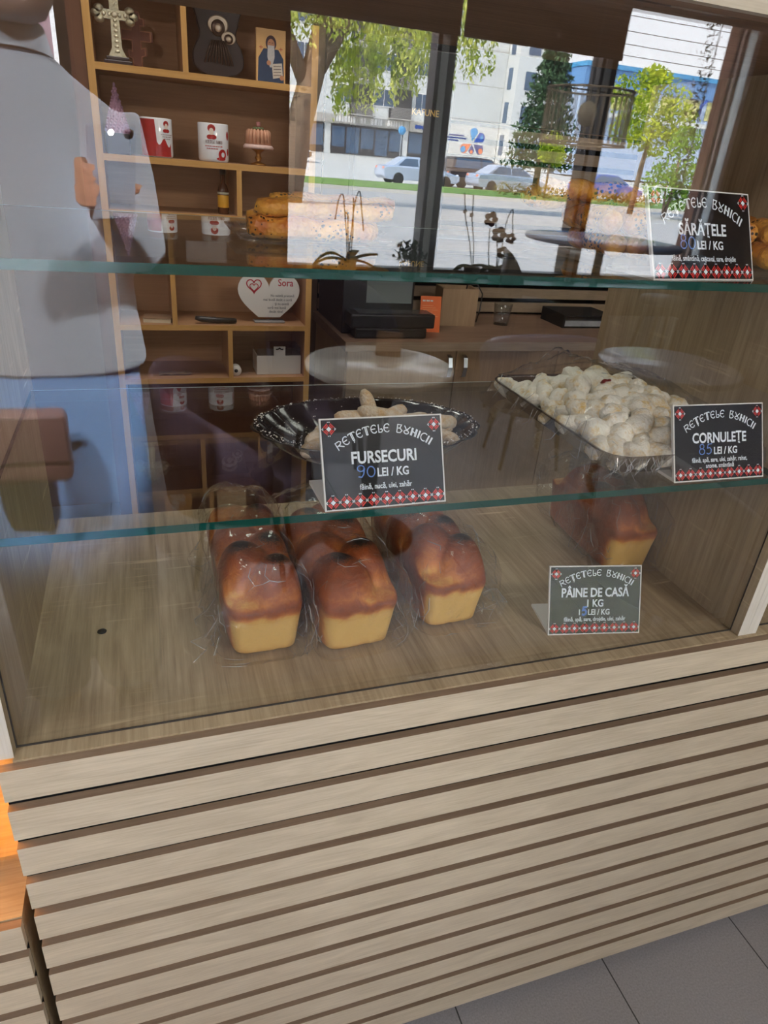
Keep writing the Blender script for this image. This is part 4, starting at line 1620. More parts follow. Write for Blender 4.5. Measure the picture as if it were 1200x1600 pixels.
for sx_ in (-0.027, 0.027):
    strokes(pp, [[(sx_ - 0.005, 0.082), (sx_ + 0.005, 0.082)], [(sx_, 0.078), (sx_, 0.086)]], 0.0016, 5, lambda u, v: (u, -0.0006, v))
strokes(pp, [[(-0.006, 0.094), (-0.002, 0.094)], [(0.002, 0.094), (0.006, 0.094)]], 0.0012, 3, lambda u, v: (u, -0.0012, v))
pp.build('painting', [pc['robe'], pc['skin'], pc['beard'], pc['hood'], pc['page'], pc['red']], t)

# beaded lilac tree
LILAC = plain('lilac_beads', (176, 138, 162), 0.4, var=0.2, scale=150)
t = thing('tree_ornament', 'lilac beaded cone tree on a small dark box', 'ornament', (-0.029, 1.600, 1.4032))
MB().box(-0.030, 0.030, -0.028, 0.028, 0.0, 0.050).build('base', DARKWOOD, t, 0.003)
b = MB()
rs = random.Random(3)
for i in range(15):
    z = 0.056 + i * 0.0068
    rr = 0.029 * (1 - i / 15.5)
    n = max(3, int(rr * 560))
    for j in range(n):
        a = 2 * pi * (j + 0.5 * (i % 2)) / n
        b.ball((rr * cos(a), rr * sin(a), z), 0.0040, 0.0040, 0.0046, 7, 5)
b.lathe([(0.030, 0.050), (0.002, 0.150)], 14, cap=False)
b.ball((0, 0, 0.160), 0.0035, 0.0035, 0.006, 7, 5)
b.build('bead_cone', LILAC, t)

# mugs
MUG = plain('glazed_white_mug', (228, 230, 234), 0.12, var=0, spec=0.6)
MUGRED = plain('red_mug_print', (168, 34, 36), 0.25, var=0.3, scale=90)
MUGPALE = plain('pale_print', (232, 214, 200), 0.3, var=0)
MUGGREY = plain('grey_mug_print', (120, 90, 90), 0.3, var=0)


def mug(label, loc, face_mug, rz):
    t = thing('mug', label, 'mug', loc, rz, 'printed mugs on the gift shelf')
    R, H = 0.0412, 0.094
    MB().lathe([(0.0001, 0.0), (R - 0.004, 0.0), (R - 0.001, 0.003), (R, 0.008), (R, H - 0.002), (R - 0.0012, H), (R - 0.003, H - 0.002), (R - 0.0032, 0.006), (0.0001, 0.005)], 40).build('body', MUG, t)
    MB().tube([(R - 0.001, 0, 0.078), (R + 0.016, 0, 0.080), (R + 0.026, 0, 0.064), (R + 0.026, 0, 0.040), (R + 0.016, 0, 0.022), (R - 0.001, 0, 0.022)], [0.005, 0.0052, 0.005, 0.005, 0.0052, 0.006], 8).build('handle', MUG, t).rotation_euler = (0, 0, radians(58 if face_mug else 100))
    p = MB()

    def pl(u, v, d=0.0004):
        a = -pi / 2 + u / R
        return ((R + d) * cos(a), (R + d) * sin(a), v)

    def blob(cx, cz, rx, rz_, m, d=0.0004, n=18):
        q = arc(cx, cz, rx, 0, 342, n, rz_)
        p.add([pl(x, z, d) for x, z in q] + [pl(cx, cz, d)], [(i, (i + 1) % len(q), len(q)) for i in range(len(q))], m)

    def granny(cx, cz, s):
        blob(cx, cz + 0.012 * s, 0.011 * s, 0.010 * s, 0, 0.0004)
        blob(cx, cz + 0.004 * s, 0.0065 * s, 0.009 * s, 1, 0.0006)
        blob(cx - 0.005 * s, cz - 0.010 * s, 0.009 * s, 0.006 * s, 0, 0.0005)
        blob(cx + 0.005 * s, cz - 0.010 * s, 0.009 * s, 0.006 * s, 0, 0.0005)
    if face_mug:
        granny(-0.014, 0.070, 0.95)
        folk = [(-0.030, 0.0455), (0.020, 0.0455)]
        x = -0.031
        k = 0.0052
        for c in FOLK_LINE.replace('+', 'T'):
            st, adv = FOLK[c]
            strokes(p, [[(x + u * k, 0.045 + v * 0.0075) for u, v in s] for s in st], 0.0008, 2, lambda u, v: pl(u, v, 0.0005))
            x += adv * k
        for i, (a, b_) in enumerate(((-0.032, 0.012), (-0.028, 0.002))):
            z = 0.0385 - i * 0.006
            xx = a
            while xx < b_:
                w = rs.uniform(0.002, 0.006)
                strokes(p, [[(xx, z), (xx + w, z)]], 0.0022, 0, lambda u, v: pl(u, v, 0.0005))
                xx += w + 0.0014
        blob(0.016, 0.019, 0.0125, 0.0135, 0)
        blob(0.017, 0.019, 0.0052, 0.0062, 3, 0.0006)
        blob(0.012, 0.0085, 0.014, 0.004, 0, 0.0005)
        blob(0.037, 0.066, 0.006, 0.011, 0)
        blob(0.038, 0.026, 0.005, 0.009, 0)
    else:
        n = 26
        for i in range(n):
            a0, a1 = -0.068 + 0.098 * i / n, -0.068 + 0.098 * (i + 1) / n

            def top(u):
                return 0.090 if u < -0.012 else 0.036 + 0.010 * sin(u * 210) + 0.012 * max(0, (-u - 0.0) * 60)
            f = [pl(a0, 0.003), pl(a1, 0.003), pl(a1, min(0.09, top(a1))), pl(a0, min(0.09, top(a0)))]
            p.add(f, [(0, 1, 2, 3)], 0)
        granny(0.016, 0.072, 0.75)
        for i, (a, b_) in enumerate(((0.000, 0.036), (0.004, 0.030), (0.008, 0.026))):
            z = 0.0555 - i * 0.005
            xx = a
            while xx < b_:
                w = rs.uniform(0.002, 0.005)
                strokes(p, [[(xx, z), (xx + w, z)]], 0.0018, 2, lambda u, v: pl(u, v, 0.0005))
                xx += w + 0.0014
    p.build('print', [MUGRED, MUGPALE, MUGGREY, MUG], t)
    return t


mug('mug with a broad red printed wave, beside the lilac tree', (0.0695, 1.595, 1.4032), False, radians(14))
mug('white mug with red portrait and flower prints, beside the cake ornament', (0.219, 1.592, 1.4032), True, radians(8))

# cake ornament on a gold stand
t = thing('cake_ornament', 'small pink fluted cake ornament on a gold pedestal', 'ornament', (0.345, 1.600, 1.4032))
GOLD = plain('antique_gold', (170, 122, 60), 0.3, 0.8, var=0.2)
MB().lathe([(0.0001, 0), (0.024, 0), (0.024, 0.003), (0.010, 0.008), (0.006, 0.012), (0.010, 0.017), (0.010, 0.020), (0.006, 0.024), (0.008, 0.032), (0.018, 0.038), (0.020, 0.041), (0.0001, 0.041)], 24).build('pedestal', GOLD, t)
MB().lathe([(0.0001, 0.0412), (0.042, 0.0412), (0.043, 0.046), (0.038, 0.052), (0.0001, 0.053)], 36).build('cake_board', plain('pale_pink_lace', (214, 184, 176), 0.6, var=0.2, scale=200), t)
cb = MB()
cb.lathe([(0.0001, 0.053), (0.030, 0.053), (0.028, 0.086), (0.0001, 0.088)], 36)
for i in range(18):
    a = 2 * pi * i / 18
    cb.tube([(0.0315 * cos(a), 0.0315 * sin(a), 0.053), (0.0300 * cos(a), 0.0300 * sin(a), 0.084), (0.0265 * cos(a), 0.0265 * sin(a), 0.0885)], [0.0052, 0.0048, 0.003], 8)
cb.build('cake_body', plain('peach_icing', (212, 158, 128), 0.5, var=0.12, scale=80), t)
tb_ = MB()
for i in range(8):
    a = 2 * pi * i / 8
    tb_.ball((0.010 * cos(a), 0.010 * sin(a), 0.092), 0.006, 0.006, 0.004, 8, 5)
tb_.build('icing_leaves', plain('green_icing', (120, 138, 96), 0.6, var=0.1), t)
MB().ball((0, 0, 0.101), 0.006, 0.006, 0.006).lathe([(0.005, 0.098), (0.006, 0.108), (0.0005, 0.109)], 12).build('icing_rose', plain('pink_icing', (206, 138, 138), 0.6, var=0.1), t)

# miniature bottle
t = thing('bottle', 'miniature amber spirit bottle with a yellow label and black cap', 'bottle', (0.243, 1.600, 1.2682))
AMBER = plain('amber_glass', (74, 34, 10), 0.08, var=0.1, spec=0.7)
MB().lathe([(0.0001, 0), (0.0145, 0), (0.0155, 0.003), (0.0155, 0.062), (0.012, 0.074), (0.0068, 0.082), (0.0062, 0.104), (0.0001, 0.104)], 24).build('body', AMBER, t)
MB().lathe([(0.0157, 0.018), (0.0159, 0.0185), (0.0159, 0.050), (0.0157, 0.0505)], 24, cap=False).build('label', plain('yellow_label', (226, 168, 40), 0.5, var=0.1), t)
MB().lathe([(0.0158, 0.053), (0.0160, 0.0535), (0.0160, 0.058), (0.0158, 0.0585)], 24, cap=False).build('label_band', plain('pale_band', (190, 190, 170), 0.5, var=0.1), t)
MB().lathe([(0.0001, 0.104), (0.0085, 0.104), (0.0085, 0.122), (0.0001, 0.122)], 20).build('cap', BLACK, t)

# heart plaque
t = thing('heart_plaque', 'white heart-shaped plaque with red writing', 'plaque', (0.3765, 1.600, 0.9572))
hp = []
for i in range(48):
    a = 2 * pi * i / 48
    x = 16 * sin(a) ** 3
    y = 13 * cos(a) - 5 * cos(2 * a) - 2 * cos(3 * a) - cos(4 * a)
    hp.append((x / 16 * 0.0965, (y + 17) / 29.5 * 0.182 - 0.030))
hp = [(x, z) for x, z in hp if z > 0.006]
cut = sorted([p for p in hp if p[1] < 0.03], key=lambda p: p[1])
MB().prism([(x, max(z, 0.006)) for x, z in hp], 0.006, 0, y0=0).build('heart_board', WHITE, t)
MB().box(-0.048, 0.048, -0.016, 0.022, 0.0, 0.006).build('foot', plain('grey_acrylic', (150, 150, 150), 0.2, var=0), t, 0.002)
w = MB()
HR = plain('crimson_print', (176, 20, 50), 0.4, var=0)
HG = plain('grey_script', (70, 72, 84), 0.5, var=0)


def hl(cx, cz, s):
    q = []
    for i in range(33):
        a = 2 * pi * i / 32
        q.append((cx + s * sin(a) ** 3, cz + s * (13 * cos(a) - 5 * cos(2 * a) - 2 * cos(3 * a) - cos(4 * a)) / 16))
    return q


hp_ = lambda u, v: (u, -0.0005, v)
strokes(w, [hl(-0.047, 0.112, 0.0225)], 0.0034, 0, hp_)
strokes(w, [hl(-0.047, 0.107, 0.0130)], 0.0026, 0, hp_)
put_text(w, 'Sora', 0.052, 0.112, 0.021, 0, hp_, bold=0.01, width=0.048)
for ln, x, z, ww in (('Nu există prietenă', 0.042, 0.079, 0.074), ('mai bună decât o soră', 0.027, 0.0665, 0.090), ('şi nu există', 0.040, 0.054, 0.044), ('soră mai bună', 0.024, 0.042, 0.058), ('decât tine!', 0.022, 0.030, 0.044)):
    put_text(w, ln, x, z, 0.0075, 1, hp_, width=ww, bold=0.006)
w.build('writing', [HR, HG], t)

# small things on the lower shelves
t = thing('utility_knife', 'black plastic utility knife lying on the shelf beside the heart plaque', 'knife', (0.209, 1.575, 0.9572))
MB().tube([(-0.062, 0, 0.017), (-0.045, 0, 0.0135), (0, 0, 0.010), (0.055, 0, 0.009), (0.062, 0, 0.009)], [0.006, 0.009, 0.0088, 0.0085, 0.006], 10).build('body', BLACK, t)
MB().box(-0.03, 0.0, -0.003, 0.003, 0.016, 0.020).build('slider', MATBLACK, t)
t = thing('notebook', 'small cream printed booklet lying at the end of the heart plaque shelf', 'booklet', (0.040, 1.605, 0.9572), radians(-8))
MB().box(-0.040, 0.040, -0.03, 0.03, 0.0, 0.012).build('pages', plain('cream_paper', (206, 194, 170), 0.8, var=0.15, scale=200), t)
MB().box(-0.041, 0.041, -0.031, 0.031, 0.0121, 0.0135).build('cover', plain('printed_cover', (150, 120, 96), 0.6, var=0.4, scale=60), t)
t = thing('gift_box', 'white card box with a clear lid and a hanging tab', 'box', (0.406, 1.625, 0.7922))
MB().box(-0.072, 0.072, -0.045, 0.045, 0, 0.062).build('tray', WHITE, t, 0.001)
MB().box(-0.070, 0.070, -0.043, 0.043, 0.0622, 0.088).build('lid', clear('clear_lid', 0.06, tint=(0.85, 0.85, 0.85)), t)
tb2 = MB()
tb2.box(-0.018, 0.020, -0.0462, -0.0452, 0.045, 0.092)
strokes(tb2, [[(-0.011, 0.083), (-0.004, 0.083), (0.001, 0.087), (0.006, 0.083), (0.013, 0.083)]], 0.004, 1, lambda u, v: (u, -0.0466, v))
tb2.build('hanging_tab', [WHITE, MATBLACK], t)
t = thing('ribbon_spool', 'small white ribbon spool on its side by the box with the clear lid', 'spool', (0.266, 1.580, 0.7922))
MB().lathe([(0.006, -0.012), (0.017, -0.012), (0.017, -0.009), (0.013, -0.008), (0.013, 0.008), (0.017, 0.009), (0.017, 0.012), (0.006, 0.012)], 24, (0, 0, 0), 0, Matrix.Translation((0, 0, 0.0172)) @ Matrix.Rotation(pi / 2, 4, 'X')).build('spool_body', WHITE, t)
MB().lathe([(0.0001, -0.0125), (0.0058, -0.0125), (0.0058, 0.0125), (0.0001, 0.0125)], 16, (0, 0, 0), 0, Matrix.Translation((0, 0, 0.0172)) @ Matrix.Rotation(pi / 2, 4, 'X')).build('hub', MATBLACK, t)
o = MB().add([(0.02 * i - 0.05, 0.035 * (j - 0.5), 0.001 + 0.004 * abs(sin(i * 1.7 + j))) for i in range(6) for j in range(2)], [(2 * i, 2 * i + 2, 2 * i + 3, 2 * i + 1) for i in range(5)]).build('leaflet', plain('printed_leaflet', (150, 128, 104), 0.6, var=0.35, scale=80))
o.location = (0.080, 1.60, 0.7926)
tag(o, 'crumpled printed leaflet on the lowest open shelf', 'paper')
# upper rows, seen mirrored in the glass shelves
t = thing('painted_icon', 'gilded icon of two pale figures on the upper row of the gift shelf', 'icon', (0.065, 1.64, 1.8032))
MB().box(-0.045, 0.045, 0.0, 0.014, 0, 0.13).build('panel', plain('gilded_panel', (206, 150, 70), 0.35, var=0.2, scale=40), t)
MB().ball((-0.012, -0.001, 0.085), 0.014, 0.003, 0.018).ball((0.014, -0.001, 0.06), 0.011, 0.003, 0.014).ball((-0.004, -0.001, 0.035), 0.026, 0.003, 0.032).build('figures', plain('pale_figures', (206, 190, 170), 0.5, var=0.2, scale=70), t)
t = thing('gift_box', 'plain cream card box on the upper row of the gift shelf', 'box', (0.245, 1.64, 1.8032))
MB().box(-0.05, 0.05, -0.04, 0.04, 0, 0.13).build('body', plain('cream_card', (206, 180, 140), 0.7, var=0.06), t)
MB().box(-0.051, 0.051, -0.041, 0.041, 0.1305, 0.14).build('lid', plain('brown_card', (120, 66, 40), 0.7, var=0.06), t)
t = thing('gift_box', 'dark crimson card box on the upper row of the gift shelf', 'box', (0.385, 1.64, 1.8032))
MB().box(-0.045, 0.045, -0.04, 0.04, 0, 0.12).build('body', plain('crimson_card', (110, 30, 50), 0.6, var=0.1), t)
MB().box(-0.046, 0.046, -0.041, 0.041, 0.1205, 0.13).build('lid', plain('dark_card', (70, 24, 36), 0.6, var=0.1), t)

# ------------------------------------------------------------------ counter behind the case
CTOP = wood('grey_oak_worktop', (150, 122, 102), (120, 94, 78), 'X', 0.45, 50, 9)
CEDGE = wood('grey_oak_edge', (170, 150, 128), (140, 120, 100), 'X', 0.5, 60, 9)
CDOOR = wood('oak_cabinet_door', (178, 150, 118), (150, 122, 94), 'Z', 0.5, 50, 9)
KX, KY = 0.683, 1.772
t = thing('counter', 'oak base cabinet with bow handles carrying the coffee machine', 'cabinet')
w = MB()
w.box(KX, 2.75, KY, 2.30, 0.815, 0.85, 0)
w.m[2] = 1
w.build('worktop', [CTOP, CEDGE], t)
MB().box(KX + 0.012, 2.74, KY + 0.035, 2.29, 0.08, 0.8145).build('carcass', CDOOR, t)
part(MB().box(KX + 0.03, 2.72, KY + 0.07, 2.28, 0, 0.08).build('plinth', MATBLACK, t), 'dark plinth')
for k, (a, b, hx) in enumerate(((KX + 0.013, 1.133, 1.102), (1.136, 1.585, 1.166), (1.588, 2.04, 2.008), (2.043, 2.49, 2.075))):
    d = MB().box(a, b, KY + 0.016, KY + 0.034, 0.085, 0.811).build('door', CDOOR, t, 0.001)
    pts = [(hx, KY + 0.016, 0.799), (hx, KY - 0.006, 0.791), (hx, KY - 0.016, 0.755), (hx, KY - 0.006, 0.716), (hx, KY + 0.016, 0.708)]
    h = MB()
    for i in range(4):
        p, q = pts[i], pts[i + 1]
        h.add([(p[0] - 0.008, p[1], p[2]), (p[0] + 0.008, p[1], p[2]), (q[0] + 0.008, q[1], q[2]), (q[0] - 0.008, q[1], q[2]),
               (p[0] - 0.008, p[1] + 0.004, p[2]), (p[0] + 0.008, p[1] + 0.004, p[2]), (q[0] + 0.008, q[1] + 0.004, q[2]), (q[0] - 0.008, q[1] + 0.004, q[2])],
              [(0, 1, 2, 3), (7, 6, 5, 4), (0, 3, 7, 4), (1, 5, 6, 2), (0, 4, 5, 1), (3, 2, 6, 7)], 0, False)
    part(h.build('handle', CHROME, d), 'steel bow handle')

# coffee machine
t = thing('coffee_machine', 'tall black coffee machine on the counter', 'coffee machine', (0.84, 1.95, 0.85))
MB().box(-0.14, 0.14, -0.049, 0.33, 0.0, 0.92).build('body', BLACK, t, 0.004)
part(MB().box(-0.05, 0.13, -0.0505, -0.0492, 0.115, 0.205).build('dispenser_panel', plain('grey_dispenser', (104, 112, 112), 0.4, var=0.05), t), 'grey dispensing recess')
MB().box(-0.14, 0.195, -0.10, -0.0495, 0.26, 0.92).build('head', BLACK, t, 0.004)
MB().box(-0.13, 0.20, -0.14, -0.051, 0.040, 0.092).box(-0.11, 0.175, -0.13, -0.051, 0.0, 0.0398).build('drip_tray', BLACK, t, 0.007)
part(MB().box(-0.10, 0.18, -0.13, -0.055, 0.0921, 0.0935).build('drip_grid', plain('dark_grey_grid', (64, 66, 70), 0.25, 0.5, var=0.2, scale=90), t), 'dark grey drip grid')
k = MB()
put_text(k, 'KAFUNE', 0.098, 0.735, 0.019, 0, lambda u, v: (u, -0.1008, v), bold=0.012, width=0.096)
part(k.build('lettering', plain('gold_lettering', (196, 160, 84), 0.4, 0.3, var=0), t), 'gold lettering')

# small things on the counter
t = thing('leaflet', 'orange leaflet standing against the wooden organiser', 'leaflet', (1.070, 1.930, 0.85), radians(-6))
MB().add([(-0.042, 0, 0), (0.042, 0, 0), (0.042, 0.022, 0.135), (-0.042, 0.022, 0.135), (-0.042, 0.0015, 0), (0.042, 0.0015, 0), (0.042, 0.0235, 0.135), (-0.042, 0.0235, 0.135)],
         [(0, 1, 2, 3), (7, 6, 5, 4), (0, 4, 5, 1), (1, 5, 6, 2), (2, 6, 7, 3), (3, 7, 4, 0)]).build('card', plain('orange_card', (236, 108, 36), 0.5, var=0.03), t)
k = MB()
fp = lambda u, v: (u, v * 0.022 / 0.135 - 0.0008, v)
xx = -0.034
for wd in (0.012, 0.014, 0.010):
    strokes(k, [[(xx, 0.118), (xx + wd, 0.118)]], 0.006, 0, fp)
    xx += wd + 0.003
for i in range(7):
    strokes(k, [[(-0.034, 0.100 - i * 0.008), (0.010 + 0.02 * ((i * 7) % 3) / 2, 0.100 - i * 0.008)]], 0.0016, 1, fp)
k.build('print', [WHITE, plain('pale_orange_print', (250, 170, 110), 0.5, var=0)], t)
t = thing('organizer_box', 'small oak desk organiser box with a black cable beside the orange leaflet', 'organiser', (1.235, 2.09, 0.85), radians(-5))
ob = MB()
ob.box(-0.07, 0.085, -0.05, -0.040, 0, 0.150)
ob.box(-0.07, 0.085, 0.040, 0.05, 0, 0.150)
ob.box(-0.07, -0.060, -0.0398, 0.0398, 0, 0.150)
ob.box(0.075, 0.085, -0.0398, 0.0398, 0, 0.150)
ob.box(-0.0598, 0.0748, -0.0398, 0.0398, 0, 0.01)
ob.build('box_body', CDOOR, t)
cab = MB().tube([(0.03, 0, 0.02), (0.05, 0, 0.16), (0.09, -0.01, 0.165), (0.11, -0.03, 0.13), (0.10, -0.05, 0.07), (0.086, -0.058, 0.02)], 0.003, 6).build('cable', BLACK, t)
t = thing('glass_cup', 'clear glass tumbler on the counter beside the organiser', 'glass', (1.463, 2.08, 0.85))
MB().lathe([(0.0001, 0), (0.032, 0), (0.040, 0.088), (0.038, 0.088), (0.030, 0.006), (0.0001, 0.006)], 28).build('glass_body', clear('tumbler_glass', 0.08, tint=(0.9, 0.93, 0.95)), t)
t = thing('paper_tray', 'dark two-tier paper tray with silver front on the counter', 'tray', (1.865, 2.11, 0.85))
for z in (0.0, 0.05):
    MB().box(-0.13, 0.13, -0.09, 0.10, z, z + 0.006).build('tier', MATBLACK, t)
MB().box(-0.13, -0.12, -0.09, 0.10, 0.0062, 0.0498).box(0.12, 0.13, -0.09, 0.10, 0.0062, 0.0498).build('upright', MATBLACK, t)
part(MB().box(-0.12, 0.12, -0.085, 0.09, 0.0063, 0.03).build('paper_stack', plain('silver_papers', (176, 180, 186), 0.3, 0.3, var=0.4, scale=30), t), 'silver wrapped papers')

# slatted wall panel behind the counter
s = MB()
z = 0.862
while z + 0.042 < 1.61:
    s.box(0.70, 2.75, 2.278, 2.296, z, z + 0.0425, 0)
    z += 0.0625
t = thing('wall_slat_panel', 'pale oak slat panel with black gaps on the wall above the counter', 'wall panel')
s.build('slats', wood('dim_oak_slats', (158, 138, 114), (130, 112, 92), 'X', 0.6, 120, 16), t)
MB().box(0.70, 2.75, 2.2965, 2.3095, 0.852, 1.605).build('backing', FELT, t)
o = MB().box(0.70, 2.75, 2.2800, 2.3095, 1.61, 2.2).build('upper_wall_panel', MATBLACK)
tag(o, 'plain black panel on the wall above the pale oak slats', 'wall panel')

# ------------------------------------------------------------------ the cafe side of the room (seen mirrored in the front glass)
TABLEWHITE = plain('white_laminate', (226, 226, 222), 0.22, var=0.02, spec=0.6)
IRON = plain('brown_wrought_iron', (120, 76, 52), 0.5, 0.0, var=0.15)
PURPLE = plain('purple_velvet', (54, 42, 58), 0.75, var=0.12, scale=12)
SUNPATCHWHITE = plain('white_chair_shell', (216, 216, 218), 0.35, var=0.02)


def spiral(cx, cz, r0, r1, a0, turns, n=40):
    return [(cx + (r0 + (r1 - r0) * i / n) * cos(a0 + 2 * pi * turns * i / n), (cz + (r0 + (r1 - r0) * i / n) * sin(a0 + 2 * pi * turns * i / n))) for i in range(n + 1)]


def round_table(label, loc, r, h, scroll=False, top=TABLEWHITE, group=None):
    t = thing('bistro_table', label, 'table', loc, 0, group)
    MB().lathe([(0.0001, h - 0.026), (r - 0.004, h - 0.026), (r, h - 0.022), (r, h - 0.004), (r - 0.003, h), (0.0001, h)], 64).build('tabletop', top, t)
    if scroll:
        MB().tube([(0, 0, 0.0), (0, 0, h - 0.027)], 0.022, 12).build('pedestal', IRON, t)
        for k in range(4):
            a = k * pi / 2 + radians(143)
            T = Matrix.Rotation(a, 4, 'Z')
            m = MB()
            p = spiral(0.135, 0.13, 0.030, 0.105, -pi / 2, 1.5)
            m.tube([(u, 0, v) for u, v in p], 0.017, 8, 0, T)
            m.tube([(0.02, 0, 0.36), (0.06, 0, 0.30), (0.10, 0, 0.25), (0.135, 0, 0.236)], 0.017, 8, 0, T)
            m.tube([(0.10, 0, 0.03), (0.18, 0, 0.010), (0.25, 0, 0.018)], 0.017, 8, 0, T)
            m.build('scroll_leg', IRON, t)
    else:
        MB().lathe([(0.0001, 0), (0.20, 0), (0.20, 0.008), (0.05, 0.02), (0.028, 0.04), (0.028, h - 0.06), (0.09, h - 0.027), (0.0001, h - 0.027)], 32).build('pedestal', MATBLACK, t)
    return t


round_table('white round bistro table with a napkin holder among the purple chairs', (0.84, -1.765, 0), 0.285, 0.75)
round_table('grey-blue round bistro table on brown wrought-iron scroll legs', (2.16, -1.72, 0), 0.30, 0.75, True, plain('grey_blue_laminate', (96, 108, 136), 0.25, var=0.03, spec=0.6))
round_table('tall round blue-topped bar table beside the street window', (2.88, -3.42, 0), 0.50, 1.09, False, plain('blue_table_laminate', (120, 150, 200), 0.25, var=0.03, spec=0.6))  # blue of the reflected sky is put into the top's colour
t = thing('napkin_holder', 'small brown wooden napkin holder on the white bistro table', 'napkin holder', (0.92, -1.90, 0.7502), 0.4)
MB().box(-0.05, 0.05, -0.03, -0.022, 0.008, 0.085).box(-0.05, 0.05, 0.022, 0.03, 0.008, 0.085).box(-0.05, 0.05, -0.03, 0.03, 0, 0.0078).build('holder', BROWNPANEL, t)
part(MB().box(-0.045, 0.045, -0.020, 0.020, 0.0082, 0.075).build('napkins', WHITE, t), 'white napkins')


def tub_chair(label, loc, rz, mat, group, back=0.42, seat=0.45, w=0.27):
    """seat cushion in a wrap-round shell; faces +y in its own frame."""
    t = thing('tub_chair', label, 'chair', loc, rz, group)
    MB().lathe([(0.0001, seat - 0.10), (w * 0.82, seat - 0.10), (w * 0.92, seat - 0.05), (w * 0.90, seat - 0.008), (w * 0.6, seat), (0.0001, seat + 0.004)], 36).build('seat', mat, t)
    sh = MB()
    inner, outer = [], []
    n = 28
    vs, fs = [], []
    for i in range(n + 1):
        a = radians(-205 + 230 * i / n)
        f = sin(pi * i / n)
        top = seat + 0.10 + back * f ** 0.7
        for (r, z) in ((w * 0.93, seat - 0.06), (w * 1.02, (seat + top) / 2), (w * 1.06, top - 0.02), (w * 1.09, top), (w * 1.13, top - 0.02), (w * 1.10, (seat + top) / 2), (w * 1.0, seat - 0.12)):
            vs.append((r * cos(a), r * sin(a), z))
    for i in range(n):
        for k in range(7):
            q = (k + 1) % 7
            fs.append((i * 7 + k, i * 7 + q, (i + 1) * 7 + q, (i + 1) * 7 + k))
    fs.append(tuple(range(6, -1, -1)))
    fs.append(tuple(range(n * 7, n * 7 + 7)))
    sh.add(vs, fs, 0, True)
    sh.build('backrest', mat, t)
    for k in range(4):
        a = pi / 4 + k * pi / 2
        MB().tube([(w * 0.62 * cos(a), w * 0.62 * sin(a), seat - 0.099), (w * 0.85 * cos(a), w * 0.85 * sin(a), 0.0)], [0.014, 0.009], 8).build('leg', MATBLACK, t)
    return t


tub_chair('purple tub chair pushed against the near side of the white table', (0.30, -1.60, 0), radians(-75), PURPLE, 'purple tub chairs', 0.24)
tub_chair('purple tub chair beyond the white table by the window', (0.80, -2.30, 0), radians(8), PURPLE, 'purple tub chairs', 0.40)
tub_chair('white tub chair beside the scroll-legged table, nearest the display case', (1.55, -0.78, 0), radians(-80), SUNPATCHWHITE, None, 0.30)  # white chair stands in for sunlit patches on the floor
tub_chair('grey-blue tub chair between the scroll-legged table and the tall table', (1.95, -2.45, 0), radians(190), plain('grey_blue_shell', (92, 104, 136), 0.3, var=0.03), None, 0.22)


def bar_chair(label, loc, rz):
    t = thing('bar_chair', label, 'chair', loc, rz, 'black bar chairs at the tall table')
    MB().lathe([(0.0001, 0.70), (0.17, 0.70), (0.18, 0.72), (0.17, 0.745), (0.0001, 0.75)], 28).build('seat', MATBLACK, t)
    m = MB()
    vs = []
    n = 16
    for i in range(n + 1):
        a = radians(-155 + 130 * i / n)
        h = 1.03 - 0.16 * abs(i / n * 2 - 1) ** 3
        for r, z in ((0.185, 0.78), (0.185, h), (0.197, h), (0.197, 0.78)):
            vs.append((r * cos(a), r * sin(a), z))
    fs = [(i * 4 + k, i * 4 + (k + 1) % 4, (i + 1) * 4 + (k + 1) % 4, (i + 1) * 4 + k) for i in range(n) for k in range(4)] + [(3, 2, 1, 0), (n * 4, n * 4 + 1, n * 4 + 2, n * 4 + 3)]
    m.add(vs, fs, 0, True).build('backrest', BLACK, t)
    for k in range(4):
        a = pi / 4 + k * pi / 2
        MB().tube([(0.12 * cos(a), 0.12 * sin(a), 0.6995), (0.22 * cos(a), 0.22 * sin(a), 0.0)], 0.012, 8).build('leg', MATBLACK, t)
    for s in (-1, 1):
        MB().tube([(s * 0.12, -0.12, 0.70), (s * 0.13, -0.145, 0.80)], 0.010, 8).build('back_support', MATBLACK, t)
    return t


bar_chair('black bar chair with its back to the display case at the tall table', (2.24, -3.12, 0), radians(-70))
bar_chair('black bar chair at the far side of the tall table by the radiator', (3.45, -3.35, 0), radians(100))

t = thing('radiator', 'white panel radiator under the last window pane', 'radiator', (3.92, RY0 + 0.09, 0.10))
m = MB()
for i in range(12):
    m.box(-0.32 + i * 0.0535, -0.32 + i * 0.0535 + 0.047, -0.03, 0.03, 0.0, 0.34)
m.build('panel', WHITE, t, 0.004)
MB().box(-0.325, 0.325, -0.035, 0.035, 0.3402, 0.352).build('top_grille', WHITE, t)
MB().tube([(0.30, 0, 0.0), (0.30, 0, -0.10)], 0.008).build('pipe', ALU, t)
t = thing('switch_plate', 'cream plate of four light switches on the wall pier', 'switch', (0.42, RY0 + 0.0005, 0.81))
MB().box(-0.13, 0.13, 0, 0.010, -0.065, 0.065).build('plate', WHITE, t, 0.004)
for i in range(4):
    MB().box(-0.095 + i * 0.048, -0.051 + i * 0.048, 0.0102, 0.015, -0.042, 0.042).build('rocker', WHITE, t)

